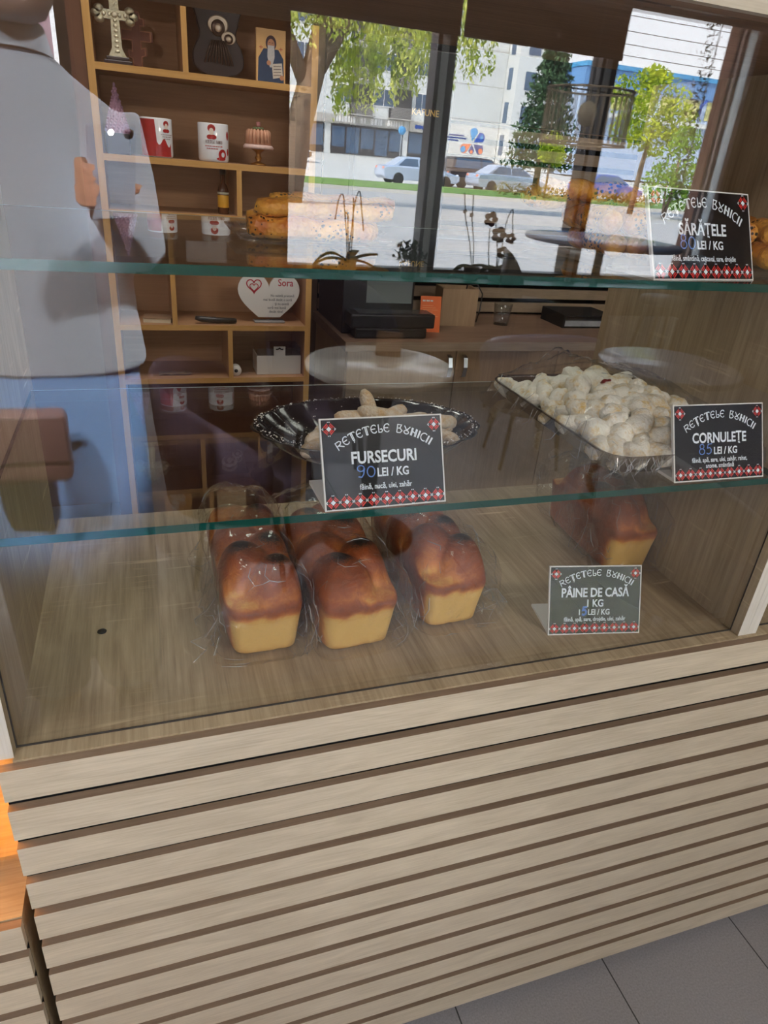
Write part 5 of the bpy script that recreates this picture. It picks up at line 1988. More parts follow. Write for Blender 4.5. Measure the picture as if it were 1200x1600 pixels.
# pendant lamp of upright wooden slats
PALESLAT = plain('pale_bamboo', (230, 212, 188), 0.6, var=0.04)
t = thing('pendant_lamp', 'pendant lamp with a drum of thin upright wooden slats', 'lamp', (2.07, -2.60, 1.58))
for k in range(38):
    a = 2 * pi * k / 38
    T = Matrix.Rotation(a, 4, 'Z')
    MB().box(0.197, 0.201, -0.0024, 0.0024, 0.008, 0.222, 0, T).build('slat', PALESLAT, t)
for z in (0.0, 0.2225):
    MB().lathe([(0.190, z), (0.206, z), (0.206, z + 0.0075), (0.190, z + 0.0075), (0.190, z)], 40, cap=False).build('ring', PALESLAT, t)
MB().ball((0, 0, 0.13), 0.045, 0.045, 0.055).build('bulb', plain('bulb_glass', (250, 238, 214), 0.2, var=0), t)
MB().tube([(0, 0, 0.18), (0, 0, RZ - 1.58)], 0.004, 6).tube([(-0.19, 0, 0.226), (0.19, 0, 0.226)], 0.003, 6).build('cord', MATBLACK, t)

# orchids on the sill
POT = plain('dark_flower_pot', (48, 40, 38), 0.4, var=0.1)
LEAFD = leafmat('orchid_leaf', (28, 52, 34), (46, 78, 48), 0.15)
STEM = plain('dark_stem', (38, 44, 28), 0.6, var=0.1)
FLOWER = leafmat('faded_orchid_flower', (110, 92, 96), (150, 120, 126), 0.3)


def orchid(label, loc, spikes, leaves, flowers):
    t = thing('potted_orchid', label, 'plant', loc, 0, 'orchids on the window sill')
    MB().lathe([(0.0001, 0), (0.05, 0), (0.062, 0.09), (0.066, 0.095), (0.058, 0.095), (0.055, 0.08), (0.0001, 0.08)], 24).build('pot', POT, t)
    for L, a, lift, droop in leaves:
        m = MB()
        n = 12
        vs = []
        for i in range(n + 1):
            s = i / n
            w = 0.035 * sin(pi * min(1, 0.12 + s * 0.88)) ** 0.7
            x, z = L * s, 0.085 + lift * s - droop * s * s
            for k in (-1, 0, 1):
                vs.append((x * cos(a) - k * w * sin(a), x * sin(a) + k * w * cos(a), z + 0.012 * abs(k)))
        fs = [(i * 3 + k, i * 3 + k + 1, (i + 1) * 3 + k + 1, (i + 1) * 3 + k) for i in range(n) for k in (0, 1)]
        o = m.add(vs, fs, 0, True).build('leaf', LEAFD, t)
        md = o.modifiers.new('s', 'SOLIDIFY')
        md.thickness = 0.003
    for pts in spikes:
        MB().tube(pts, 0.004, 6).build('stem', STEM, t)
    for (x, y, z, r) in flowers:
        m = MB()
        for k in range(5):
            a = 2 * pi * k / 5
            m.ball((x + r * 0.7 * cos(a), y, z + r * 0.7 * sin(a)), r * 0.6, r * 0.15, r * 0.45, 8, 5)
        m.build('flower', FLOWER, t)


def arch(x1, z1, x2, z2, h, n=14):
    return [(x1 + (x2 - x1) * i / n, 0.01 * sin(i), z1 + (z2 - z1) * i / n + h * sin(pi * i / n)) for i in range(n + 1)]


orchid('potted orchid with arching bare stems and drooping leaves by the wall pier', (1.35, RY0 + 0.10, SILL),
       [arch(0.0, 0.09, -0.10, 0.36, 0.28), arch(0.0, 0.09, 0.10, 0.30, 0.34), arch(0.01, 0.09, -0.03, 0.40, 0.12), [(0.02, 0, 0.09), (0.03, 0, 0.3), (0.02, 0, 0.5)]],
       [(0.25, pi, 0.26, 0.30), (0.24, pi + 0.2, 0.12, 0.16), (0.22, 0.0, 0.12, 0.06), (0.28, -0.1, 0.10, 0.20), (0.15, pi / 2, 0.1, 0.1), (0.16, -0.8, 0.16, 0.1)], [])
orchid('potted orchid with two tall straight bare stems beside the mullion', (2.30, RY0 + 0.09, SILL),
       [[(0, 0, 0.08), (-0.04, 0, 0.25), (-0.10, 0.0, 0.42), (-0.13, 0, 0.58)], [(0.01, 0, 0.08), (-0.01, 0, 0.25), (-0.05, 0.0, 0.42), (-0.06, 0, 0.57)]],
       [(0.2, 0.2, 0.1, 0.16), (0.2, pi - 0.2, 0.08, 0.16), (0.15, 1.2, 0.1, 0.1)], [(-0.11, 0, 0.46, 0.014), (-0.055, 0, 0.44, 0.014)])
orchid('potted orchid with faded flowers on looping stems', (2.50, RY0 + 0.09, SILL),
       [arch(0.0, 0.08, -0.14, 0.38, 0.22), arch(0.0, 0.08, 0.10, 0.26, 0.32), [(-0.06, 0, 0.06), (-0.09, 0, 0.25), (-0.10, 0, 0.36)]],
       [(0.2, 0.3, 0.1, 0.16), (0.2, pi - 0.3, 0.08, 0.16)], [(-0.10, 0.0, 0.42, 0.045), (-0.02, 0.0, 0.32, 0.05), (0.08, 0, 0.30, 0.035), (0.03, 0, 0.20, 0.04)])
t = thing('potted_plant', 'dark bushy pot plant against the first mullion', 'plant', (1.80, RY0 + 0.10, SILL))
MB().lathe([(0.0001, 0), (0.05, 0), (0.06, 0.08), (0.0001, 0.08)], 20).build('pot', POT, t)
m = MB()
rs = random.Random(8)
for i in range(160):
    a, e, r = rs.uniform(0, 2 * pi), rs.uniform(0.1, 1.4), rs.uniform(0.03, 0.16)
    c = Vector((r * cos(a) * cos(e), 0.5 * r * sin(a) * cos(e), 0.10 + r * sin(e)))
    d = Vector((rs.uniform(-1, 1), rs.uniform(-1, 1), rs.uniform(-1, 1))).normalized() * 0.03
    e2 = d.cross(Vector((0, 0, 1))).normalized() * 0.012
    m.add([c - d, c + e2, c + d, c - e2], [(0, 1, 2, 3)])
m.build('foliage', LEAFD, t)

# ------------------------------------------------------------------ the man taking the picture
SKIN = plain('skin', (186, 132, 104), 0.55, var=0.05, scale=20)
HAIR = plain('dark_brown_hair', (48, 30, 22), 0.6, var=0.2, scale=120)
SHIRT = plain('pale_blue_shirt', (214, 222, 234), 0.8, var=0.02, scale=6)
JEANS = plain('blue_denim', (104, 136, 178), 0.85, var=0.22, scale=9)
SHOE = plain('dark_leather', (40, 34, 32), 0.5, var=0.1)


def ell(cx, cy_, z, rx, ry, n=24, tilt=0.0, p=2.3):
    out = []
    for j in range(n):
        a = 2 * pi * j / n
        c, s_ = cos(a), sin(a)
        rr = (abs(c) ** p + abs(s_) ** p) ** (-1 / p)
        out.append((cx + rr * c * rx, cy_ + rr * s_ * ry, z + tilt * rr * s_ * ry))
    return out


px, py = -0.205, -0.98
MANZ = 1.025
man = thing('person', 'man in a pale blue shirt and jeans photographing the case with a phone', 'person', (0, 0, 0))
man.scale = (1, 1, MANZ)
b = MB()
# trunk, neck and head
b.loft([ell(px, py, z, rx, ry) for z, rx, ry in ((0.90, 0.14, 0.10), (1.0, 0.145, 0.10), (1.12, 0.14, 0.095), (1.28, 0.155, 0.105), (1.40, 0.165, 0.105), (1.46, 0.14, 0.09), (1.50, 0.07, 0.065), (1.56, 0.056, 0.06), (1.61, 0.056, 0.062))], 0, True)
hx, hy = px + 0.03, py + 0.045
b.loft([ell(hx, hy + oy, z, rx, ry, 24) for z, rx, ry, oy in ((1.575, 0.022, 0.03, 0.050), (1.585, 0.046, 0.062, 0.020), (1.615, 0.064, 0.085, 0.004), (1.66, 0.072, 0.094, -0.004), (1.70, 0.076, 0.100, -0.008), (1.745, 0.078, 0.102, -0.012), (1.785, 0.066, 0.086, -0.014), (1.805, 0.040, 0.055, -0.014), (1.812, 0.012, 0.02, -0.014))], 0, True)
b.tube([(hx, hy + 0.088, 1.715), (hx, hy + 0.105, 1.685), (hx, hy + 0.112, 1.668), (hx, hy + 0.09, 1.66)], [0.009, 0.012, 0.015, 0.010], 10)
b.tube([(hx - 0.024, hy + 0.088, 1.632), (hx, hy + 0.094, 1.632), (hx + 0.024, hy + 0.088, 1.632)], [0.006, 0.009, 0.006], 8)
for s in (-1, 1):
    b.tube([(hx + s * 0.070, hy - 0.005, 1.665), (hx + s * 0.082, hy - 0.012, 1.695), (hx + s * 0.074, hy - 0.004, 1.725)], [0.008, 0.013, 0.009], 8)
# arms
armR = [(-0.045, py, 1.445), (-0.020, py - 0.005, 1.33), (0.0, py + 0.015, 1.20), (-0.004, py + 0.10, 1.225), (-0.030, py + 0.22, 1.285), (-0.045, py + 0.29, 1.325)]
armL = [(px - 0.165, py, 1.445), (px - 0.20, py, 1.33), (px - 0.225, py + 0.005, 1.17), (px - 0.225, py + 0.04, 1.05), (px - 0.215, py + 0.085, 0.90)]
b.tube(armR, [0.050, 0.047, 0.041, 0.040, 0.032, 0.025], 14)
b.tube(armL, [0.050, 0.047, 0.040, 0.037, 0.026], 14)
# legs
for s in (-1, 1):
    b.tube([(px + s * 0.085, py, 0.93), (px + s * 0.088, py + 0.01, 0.70), (px + s * 0.09, py + 0.012, 0.50), (px + s * 0.092, py, 0.30), (px + s * 0.094, py, 0.09)], [0.085, 0.075, 0.056, 0.050, 0.040], 16)
    b.tube([(px + s * 0.094, py - 0.05, 0.045), (px + s * 0.094, py + 0.05, 0.05), (px + s * 0.098, py + 0.15, 0.035)], [0.036, 0.038, 0.028], 12)
# hands: palm and five fingers; the lifted one closes round the lower edge of the phone
camP = Vector((0.0, -0.61, 1.452))


def ph(a, bb, c):
    q = camP + rt * a + up * bb - fw * c
    return Vector((q.x, q.y, q.z / MANZ))


palm = ph(-0.050, -0.092, 0.034)
b.tube([Vector(armR[-1]), palm, ph(-0.052, -0.070, 0.030)], [0.025, 0.030, 0.024], 12)
for k in range(4):
    h = -0.120 + 0.021 * k
    b.tube([ph(-0.060, h, 0.030), ph(-0.078, h + 0.004, 0.016), ph(-0.073, h + 0.007, -0.003), ph(-0.054, h + 0.008, -0.0055)], [0.0095, 0.0090, 0.0082, 0.0070], 10)
b.tube([ph(-0.045, -0.110, 0.034), ph(-0.010, -0.118, 0.026), ph(0.016, -0.100, 0.012), ph(0.018, -0.085, 0.004)], [0.013, 0.011, 0.0095, 0.008], 10)
wl = Vector(armL[-1])
b.tube([wl, wl + Vector((0.0, 0.012, -0.05)), wl + Vector((0.0, 0.016, -0.085))], [0.026, 0.036, 0.030], 12)
for k in range(4):
    o = Vector((0.0, -0.024 + 0.018 * k, -0.085)) + wl
    ln = (0.060, 0.075, 0.080, 0.070)[k]
    b.tube([o + Vector((0, 0.012, 0)), o + Vector((0.006, 0.018, -ln * 0.55)), o + Vector((0.018, 0.022, -ln))], [0.0095, 0.0088, 0.007], 10)
b.tube([wl + Vector((0.01, 0.030, -0.03)), wl + Vector((0.016, 0.054, -0.065)), wl + Vector((0.020, 0.058, -0.095))], [0.013, 0.011, 0.008], 10)
b.build('body', SKIN, man, remesh=0.007)
# hair and short beard
h = MB()
h.loft([ell(hx, hy + oy, z, rx, ry, 24) for z, rx, ry, oy in ((1.70, 0.079, 0.078, -0.038), (1.745, 0.083, 0.100, -0.022), (1.785, 0.074, 0.094, -0.018), (1.815, 0.048, 0.062, -0.016), (1.824, 0.012, 0.02, -0.016))], 0, True)
h.loft([ell(hx, hy - 0.035, z, rx, ry, 20) for z, rx, ry in ((1.60, 0.050, 0.050), (1.65, 0.074, 0.070), (1.71, 0.080, 0.078))], 0, True)
part(h.build('hair', HAIR, man), 'short dark brown hair')
bd = MB()
bd.loft([ell(hx, hy + 0.030, z, rx, ry, 20) for z, rx, ry in ((1.570, 0.026, 0.036), (1.580, 0.050, 0.062), (1.605, 0.066, 0.070), (1.630, 0.0715, 0.062), (1.650, 0.072, 0.045))], 0, True)
part(bd.build('beard', HAIR, man), 'short dark beard')
for s in (-1, 1):
    e = MB().ball((hx + s * 0.030, hy + 0.090, 1.700), 0.011, 0.007, 0.0075)
    part(e.build('eye', WHITE, man), 'eye')
# shirt
sh = MB()
sh.loft([ell(px, py, z, rx, ry, 32) for z, rx, ry in ((0.965, 0.205, 0.135), (0.99, 0.203, 0.135), (1.08, 0.192, 0.128), (1.20, 0.186, 0.124), (1.32, 0.194, 0.126), (1.40, 0.198, 0.122), (1.455, 0.180, 0.105), (1.50, 0.115, 0.085), (1.535, 0.074, 0.074))], 0, True)
sh.tube([Vector(p) for p in armR[:5]] + [Vector(armR[5]) - Vector((0, 0.02, 0.01))], [0.068, 0.064, 0.058, 0.055, 0.046, 0.040], 16)
sh.tube(armL, [0.068, 0.064, 0.056, 0.050, 0.042], 16)
sh.build('shirt', SHIRT, man, remesh=0.010)
cl = MB()
cl.loft([ell(px, py + 0.004, z, rx, ry, 28, 0.15) for z, rx, ry in ((1.525, 0.082, 0.080), (1.572, 0.070, 0.072), (1.574, 0.064, 0.066), (1.53, 0.070, 0.070))], 0, True, False)
cl.build('collar', SHIRT, man)
# jeans, belt, shoes
j = MB()
j.loft([ell(px, py, z, rx, ry, 28) for z, rx, ry in ((1.02, 0.172, 0.118), (0.95, 0.186, 0.130), (0.88, 0.188, 0.132), (0.82, 0.182, 0.125))], 0, True)
for s in (-1, 1):
    j.tube([(px + s * 0.084, py, 0.92), (px + s * 0.086, py + 0.005, 0.72), (px + s * 0.094, py + 0.012, 0.50), (px + s * 0.095, py, 0.30), (px + s * 0.096, py, 0.075)], [0.104, 0.106, 0.097, 0.090, 0.082], 18)
j.build('jeans', JEANS, man, remesh=0.011)
for s in (-1, 1):
    sm = MB()
    sm.loft([[(px + s * 0.097 + x * w, py + 0.045 + y * l, z) for x, y in [(cos(2 * pi * k / 20), sin(2 * pi * k / 20)) for k in range(20)]] for z, w, l in ((0.0, 0.048, 0.135), (0.025, 0.052, 0.140), (0.055, 0.048, 0.120), (0.085, 0.044, 0.075))], 0, True)
    sm.build('shoe', SHOE, man)

# what he holds
t = thing('mobile_phone', 'grey mobile phone with its flash lit, held up before the case', 'phone')
t.matrix_world = Matrix((rt, up, -fw)).transposed().to_4x4()
t.location = camP
MB().box(-0.064, 0.012, -0.148, 0.012, 0.003, 0.0108).build('body', plain('phone_grey_blue', (164, 174, 190), 0.4, 0.0, var=0.02), t, 0.003)
part(MB().box(-0.061, 0.009, -0.145, 0.009, 0.0109, 0.0112).build('screen', BLACK, t), 'dark screen')
part(MB().lathe([(0.0045, 0.0022), (0.0075, 0.0022), (0.0075, 0.0030), (0.0045, 0.0030)], 24).build('lens_ring', BLACK, t), 'black lens ring')
part(MB().lathe([(0.0001, 0.0020), (0.0045, 0.0020), (0.0045, 0.0028), (0.0001, 0.0028)], 20, (-0.028, 0.002, 0)).build('flash', plain('lit_flash', (255, 250, 245), 0.5, var=0, emit=90), t), 'lit white flash')
t = thing('shoulder_bag', 'small dark brown bag hanging at the hip of the man in jeans', 'bag', (px - 0.06, py + 0.215, 0.80))
MB().box(-0.10, 0.10, -0.03, 0.03, 0.0, 0.15).build('bag_body', plain('dark_brown_leather', (70, 46, 42), 0.5, var=0.1), t, 0.015)
MB().box(-0.098, 0.098, 0.031, 0.036, 0.05, 0.148).build('flap', plain('dark_brown_flap', (62, 40, 38), 0.5, var=0.1), t, 0.004)
MB().tube([(-0.095, 0.0, 0.14), (-0.125, -0.05, 0.16), (-0.15, -0.13, 0.165)], 0.008, 6).build('strap', plain('leather_strap', (50, 34, 30), 0.5, var=0.1), t)

# ------------------------------------------------------------------ the street beyond the window (mirrored in the front glass)
ASPHALT = plain('pale_asphalt', (172, 168, 164), 0.9, var=0.06, scale=0.8)
PAVE = plain('pale_paving', (206, 202, 194), 0.9, var=0.05, scale=0.6)
GRASS = plain('cut_grass', (112, 142, 62), 0.9, var=0.35, scale=3, bump=0.6, bscale=20)
GZ = 0.15
struct(MB().box(-60, 110, -43.0, RY0 - 0.21, GZ - 0.5, GZ).build('street', ASPHALT))
rp_ = MB()
rp_.add([(-60, -43.001, GZ), (110, -43.001, GZ), (110, -74, 1.35), (-60, -74, 1.35), (110, -140, 1.35), (-60, -140, 1.35)], [(0, 1, 2, 3), (3, 2, 4, 5)])
struct(rp_.build('pavement', PAVE))
o = MB().box(-40, 34, -37, -29.5, GZ, GZ + 0.16).build('lawn_strip', GRASS)
struct(o)
k = MB()
k.box(-40, 34, -29.49, -29.3, GZ, GZ + 0.14).box(-40, 34, -37.2, -37.01, GZ, GZ + 0.14)
struct(k.build('kerb', PAVE))
m = MB()
for yy in (-12.5, -21.0):
    for i in range(-3, 12):
        m.box(i * 5.0, i * 5.0 + 2.6, yy, yy + 0.12, GZ + 0.001, GZ + 0.004)
struct(m.build('road_marking', WHITE))

WALLP = plain('pale_render', (214, 216, 214), 0.9, var=0.03, scale=0.4)
WALLG = plain('grey_render', (176, 172, 166), 0.9, var=0.04, scale=0.5)
WINB = plain('blue_window_glass', (70, 92, 118), 0.1, var=0.2, scale=0.7, spec=0.8)
SHOPDARK = plain('shopfront_dark', (70, 66, 66), 0.3, var=0.25, scale=0.9)
SIGNPALE = plain('pale_sign_board', (196, 190, 178), 0.6, var=0.05)
SIGNBLUE = plain('blue_sign_paint', (58, 92, 176), 0.6, var=0)
SIGNCYAN = plain('light_blue_paint', (84, 160, 216), 0.6, var=0)
SIGNORANGE = plain('orange_paint', (232, 130, 92), 0.6, var=0)
SIGNNAVY = plain('navy_paint', (66, 80, 140), 0.6, var=0)
BZ = 1.35
FYB = -75.0
bld = thing('apartment_building', 'pale apartment block with shops below and a flower emblem on its plain bay', 'building', (0, 0, 0))
MB().box(-4.0, 30.9, -88, FYB, BZ, 18).build('front_wall', WALLP, bld)
MB().box(30.95, 37.2, -88, FYB + 0.25, BZ, 18).build('plain_bay', WALLP, bld)
for i in range(4):
    MB().box(30.96, 37.19, FYB + 0.2501, FYB + 0.262, 5.6 + i * 3.1, 5.66 + i * 3.1).build('joint_line', WALLG, bld)
rs = random.Random(21)
for fl in range(4):
    z = 5.9 + fl * 3.0
    for i, x in enumerate((0.5, 4.2, 8.0, 11.8, 15.4, 19.4, 23.2, 27.6)):
        wd = 1.5 if i % 3 else 2.2
        f = MB().box(x, x + wd, FYB + 0.001, FYB + 0.06, z, z + 1.55).build('window', WHITE, bld)
        MB().box(x + 0.08, x + wd / 2 - 0.04, FYB + 0.061, FYB + 0.07, z + 0.08, z + 1.47).box(x + wd / 2 + 0.04, x + wd - 0.08, FYB + 0.061, FYB + 0.07, z + 0.08, z + 1.47).build('pane', WINB, f)
    for x in (20.8, 24.9):
        c = MB().box(x, x + 2.4, FYB + 0.001, FYB + 0.05, z - 0.9, z + 1.7).build('loggia', SHOPDARK, bld)
        MB().box(x - 0.1, x + 2.5, FYB + 0.05, FYB + 0.9, z - 1.0, z - 0.88).build('slab', WALLG, c)
        r = MB()
        for q in range(7):
            r.box(x - 0.05, x + 2.45, FYB + 0.84, FYB + 0.88, z - 0.8 + q * 0.13, z - 0.75 + q * 0.13)
        r.build('railing', WALLG, c)
for i, (a, b_) in enumerate(((-2, 5), (5.6, 12), (13, 18.3), (19, 26.6), (27.2, 30.5))):
    s_ = MB().box(a, b_, FYB + 0.001, FYB + 0.05, BZ + 0.1, BZ + 2.7).build('shopfront', SHOPDARK, bld)
    nn = max(2, int((b_ - a) / 1.5))
    g = MB()
    for q in range(nn):
        w = (b_ - a) / nn
        g.box(a + q * w + 0.1, a + (q + 1) * w - 0.1, FYB + 0.051, FYB + 0.06, BZ + (0.2 if q % 2 else 0.7), BZ + 2.5)
    g.build('pane', WINB, s_)
band = MB().box(-2, 26.6, FYB + 0.001, FYB + 0.35, BZ + 2.78, BZ + 3.5).build('sign_band', WALLG, bld)
lt = MB()
x = 19.4
while x < 26.2:
    w = rs.uniform(0.16, 0.34)
    lt.box(x, x + w * 0.8, FYB + 0.351, FYB + 0.38, BZ + 2.9, BZ + 3.4)
    x += w + (0.5 if rs.random() < 0.12 else 0.06)
part(lt.build('raised_lettering', WHITE, band), 'blurred white raised letters')
sb_ = MB().box(27.2, 30.6, FYB + 0.001, FYB + 0.3, BZ + 2.65, BZ + 3.6).build('sign_board', SIGNPALE, bld)
lt = MB()
for i in range(7):
    lt.lathe([(0.10, 0), (0.19, 0), (0.19, 0.02), (0.10, 0.02)], 16, (0, 0, 0), 0, Matrix.Translation((27.9 + i * 0.36, FYB + 0.31, BZ + 3.12)) @ Matrix.Rotation(-pi / 2, 4, 'X'))
part(lt.build('painted_lettering', SIGNBLUE, sb_), 'blurred round blue letters')
# flower emblem on the plain bay
em = MB()


def petal(cx, cz, ang, L, w, m, d=0.27):
    pts = [(0, 0)]
    for i in range(11):
        a = -pi / 2 + pi * i / 10
        pts.append((L - w + w * cos(a), w * sin(a)))
    ca, sa = cos(ang), sin(ang)
    em.add([(cx + u * ca - v * sa, FYB + d, cz + u * sa + v * ca) for u, v in pts], [tuple(range(len(pts)))], m)


ex, ez = 34.35, 3.55
# mirrored order: built as it stands on the wall facing the street
petal(ex - 0.05, ez + 0.15, radians(82), 1.25, 0.44, 0)
petal(ex + 0.15, ez + 0.05, radians(32), 1.35, 0.46, 1)
petal(ex + 0.15, ez - 0.12, radians(-32), 1.35, 0.46, 3)
petal(ex - 0.12, ez - 0.12, radians(212), 1.35, 0.46, 2)
petal(ex + 0.0, ez - 0.2, radians(-90), 0.85, 0.34, 3)
for (u, v, r, mm) in ((1.05, -0.72, 0.26, 2), (-1.0, -0.68, 0.30, 0), (1.02, 0.58, 0.2, 0), (0.0, -0.85, 0.18, 2)):
    q = arc(ex + u, ez + v, r, 0, 345, 18)
    em.add([(a, FYB + 0.275, b_) for a, b_ in q], [tuple(range(len(q)))], mm)
for i, (a, b_) in enumerate(((31.6, 33.3), (31.4, 33.6), (31.5, 32.7))):
    em.box(a, b_, FYB + 0.2501, FYB + 0.27, 4.05 - i * 0.24, 4.17 - i * 0.24, 3)
part(em.build('flower_emblem', [SIGNCYAN, SIGNBLUE, SIGNORANGE, SIGNNAVY], bld), 'blue and orange five-petal emblem')
b2 = thing('apartment_building', 'white sunlit wing standing forward of the plain bay', 'building', (0, 0, 0))
MB().box(37.25, 42.5, -90, -72.3, BZ, 19).build('wing_wall', WALLP, b2)
for fl in range(4):
    z = 2.6 + fl * 3.0
    MB().box(37.22, 37.2499, -74.2, -73.3, z, z + 1.9).build('window', WINB, b2)
    for x in (38.2, 40.2):
        MB().box(x, x + 1.3, -72.2999, -72.25, z, z + 1.6).build('window', WINB, b2)
fc = thing('factory_building', 'pale blue industrial building with yellow upper windows and a blue roof edge', 'building', (0, 0, 0))
MB().box(43.5, 82, -90, -70, 1.35, 9.55).build('wall', plain('pale_blue_wall', (170, 188, 214), 0.8, var=0.05, scale=0.3), fc)
MB().box(43.4, 82.1, -90, -69.7, 9.56, 11.1).build('roof_band', plain('blue_roof_sheet', (96, 140, 190), 0.6, var=0.1, scale=0.3), fc)
MB().box(43.3, 82.2, -90, -69.5, 11.11, 11.5).build('roof_edge', plain('bright_blue_edge', (70, 150, 200), 0.5, var=0.03), fc)
for i in range(12):
    MB().box(44.2 + i * 3.0, 46.2 + i * 3.0, -69.9999, -69.95, 7.7, 9.4).build('window', plain('yellow_window', (206, 200, 130), 0.4, var=0.1) if i == 0 else bpy.data.materials['yellow_window'], fc)
MB().box(43.4, 82, -69.9999, -69.0, 6.9, 7.3).build('ledge', WALLP, fc)
MB().tube([(58.6, -69.4, 9.5), (58.2, -69.6, 9.0), (58.2, -69.9, 8.0)], 0.15).build('downpipe', SIGNBLUE, fc)


# ---- cars
def car(label, loc, rz, col, kind='sedan', L=4.6, w=1.78, h=1.44, group=None):
    t = thing('car', label, 'car', loc, rz, group)
    body = plain('car_paint_' + col[0], col[1], 0.25, 0.2, var=0.02, coat=0.5)
    k = L / 4.6
    suv = kind == 'suv'
    belt = 0.92 if not suv else 1.05
    side = [(-2.28, 0.42), (-2.30, 0.72), (-2.22, belt - 0.02), (-1.5, belt + 0.04), (0.85, belt), (1.35, belt - 0.06), (2.05, belt - 0.22), (2.28, 0.66), (2.30, 0.40), (2.1, 0.26), (-2.1, 0.26)]
    m = MB()
    rings = []
    for y, s in ((-w / 2, 0.94), (-w / 2 + 0.06, 1.0), (w / 2 - 0.06, 1.0), (w / 2, 0.94)):
        rings.append([(x * k * (0.985 if s < 1 else 1), y, 0.26 + (z - 0.26) * (s if z > 0.7 else 1)) for x, z in side])
    m.loft(rings, 0, False, True)
    m.build('body', body, t, 0.03, fixn=True)
    top = h
    cab = [(-1.75 if not suv else -2.15, belt + 0.02), (-1.05 if not suv else -1.95, top - 0.04), (-0.6, top), (0.1, top - 0.01), (0.45, top - 0.06), (1.25, belt + 0.0)]
    m = MB()
    rings = []
    for y, s in ((-w / 2 + 0.16, 0.94), (-w / 2 + 0.08, 0.0), ):
        pass
    rings = [[(x * k, -w / 2 + 0.05 + 0.22 * max(0, (z - belt) / (top - belt)), z) for x, z in cab], [(x * k, w / 2 - 0.05 - 0.22 * max(0, (z - belt) / (top - belt)), z) for x, z in cab]]
    m.loft(rings, 0, False, True)
    m.build('roof', body, t, 0.03, fixn=True)
    g = MB()
    for s in (-1, 1):
        yy = lambda z: s * (w / 2 - 0.035 - 0.22 * max(0, (z - belt) / (top - belt)))
        z0, z1 = belt + 0.06, top - 0.10
        xs = [(-1.45 if not suv else -1.95, -0.98 if not suv else -1.8), (-0.28, -0.28)], [(-0.20, -0.20), (0.98, 0.42)]
        for (xa0, xa1), (xb0, xb1) in xs:
            q = [(xa0 * k, yy(z0), z0), (xb0 * k, yy(z0), z0), (xb1 * k, yy(z1), z1), (xa1 * k, yy(z1), z1)]
            g.add(q + [(p[0], p[1] - s * 0.01, p[2]) for p in q], [(0, 1, 2, 3), (7, 6, 5, 4)])
    g.build('side_window', WINB, t)
    for x in (-1.42, 1.42):
        for s in (-1, 1):
            T = Matrix.Translation((x * k, s * (w / 2 - 0.09), 0.32)) @ Matrix.Rotation(pi / 2, 4, 'X')
            wl_ = MB().lathe([(0.20, -0.10), (0.30, -0.10), (0.32, -0.07), (0.32, 0.07), (0.30, 0.10), (0.20, 0.10)], 24, (0, 0, 0), 0, T).build('wheel', MATBLACK, t)
            MB().lathe([(0.0001, -0.095), (0.199, -0.095), (0.199, 0.095), (0.0001, 0.095)], 20, (0, 0, 0), 0, T).build('rim', ALU, wl_)
    for s in (-1, 1):
        MB().ball((2.20 * k, s * (w / 2 - 0.28), 0.68), 0.09, 0.17, 0.07, 10, 6).build('headlight', WHITE, t)
        MB().ball((-2.24 * k, s * (w / 2 - 0.26), 0.80), 0.06, 0.17, 0.08, 10, 6).build('tail_light', SIGNORANGE, t)
    return t


car('silver sedan parked across the road behind the first mullion', (15.35, -40.0, GZ), 0, ('silver', (186, 200, 222)), group='cars parked across the road')
car('silver sedan parked across the road under the dark conifer', (20.3, -38.4, GZ), 0, ('silver', (176, 188, 210)), group='cars parked across the road')
car('dark brown estate car parked behind the silver sedan', (20.2, -42.2, GZ), 0, ('brown', (84, 72, 70)), 'suv', 4.7, 1.85, 1.72, 'cars parked across the road')
car('dark grey car parked by the shops beyond the leaning tree trunk', (10.6, -57.0, 0.72), 0.05, ('grey', (70, 74, 80)), group='cars parked across the road')
car('blue car parked beyond the yellow-green tree', (29.0, -41.5, GZ), 0, ('blue', (48, 92, 170)), group='cars parked across the road')

# ---- trees
def leaves(mb, n, cx, cy_, cz, rx, ry, rz, size, rs, droop=0.0, shell=0.45, m=0):
    for i in range(n):
        while True:
            p = Vector((rs.uniform(-1, 1), rs.uniform(-1, 1), rs.uniform(-1, 1)))
            if shell < p.length < 1:
                break
        c = Vector((cx + p.x * rx, cy_ + p.y * ry, cz + p.z * rz))
        d = Vector((rs.uniform(-1, 1), rs.uniform(-1, 1), rs.uniform(-1, 1) - droop)).normalized()
        e = d.orthogonal().normalized()
        e.rotate(Matrix.Rotation(rs.uniform(0, 6.28), 3, d))
        s = size * rs.uniform(0.6, 1.3)
        mb.add([c - d * s, c + e * s * 0.45, c + d * s, c - e * s * 0.45], [(0, 1, 2, 3)], m)


def clump_crown(seed, blobs, n_each, size, droop=0.0, shell=0.45):
    rs = random.Random(seed)
    mb = MB()
    for (x, y, z, rx, ry, rz) in blobs:
        leaves(mb, n_each, x, y, z, rx, ry, rz, size, rs, droop, shell)
    return mb


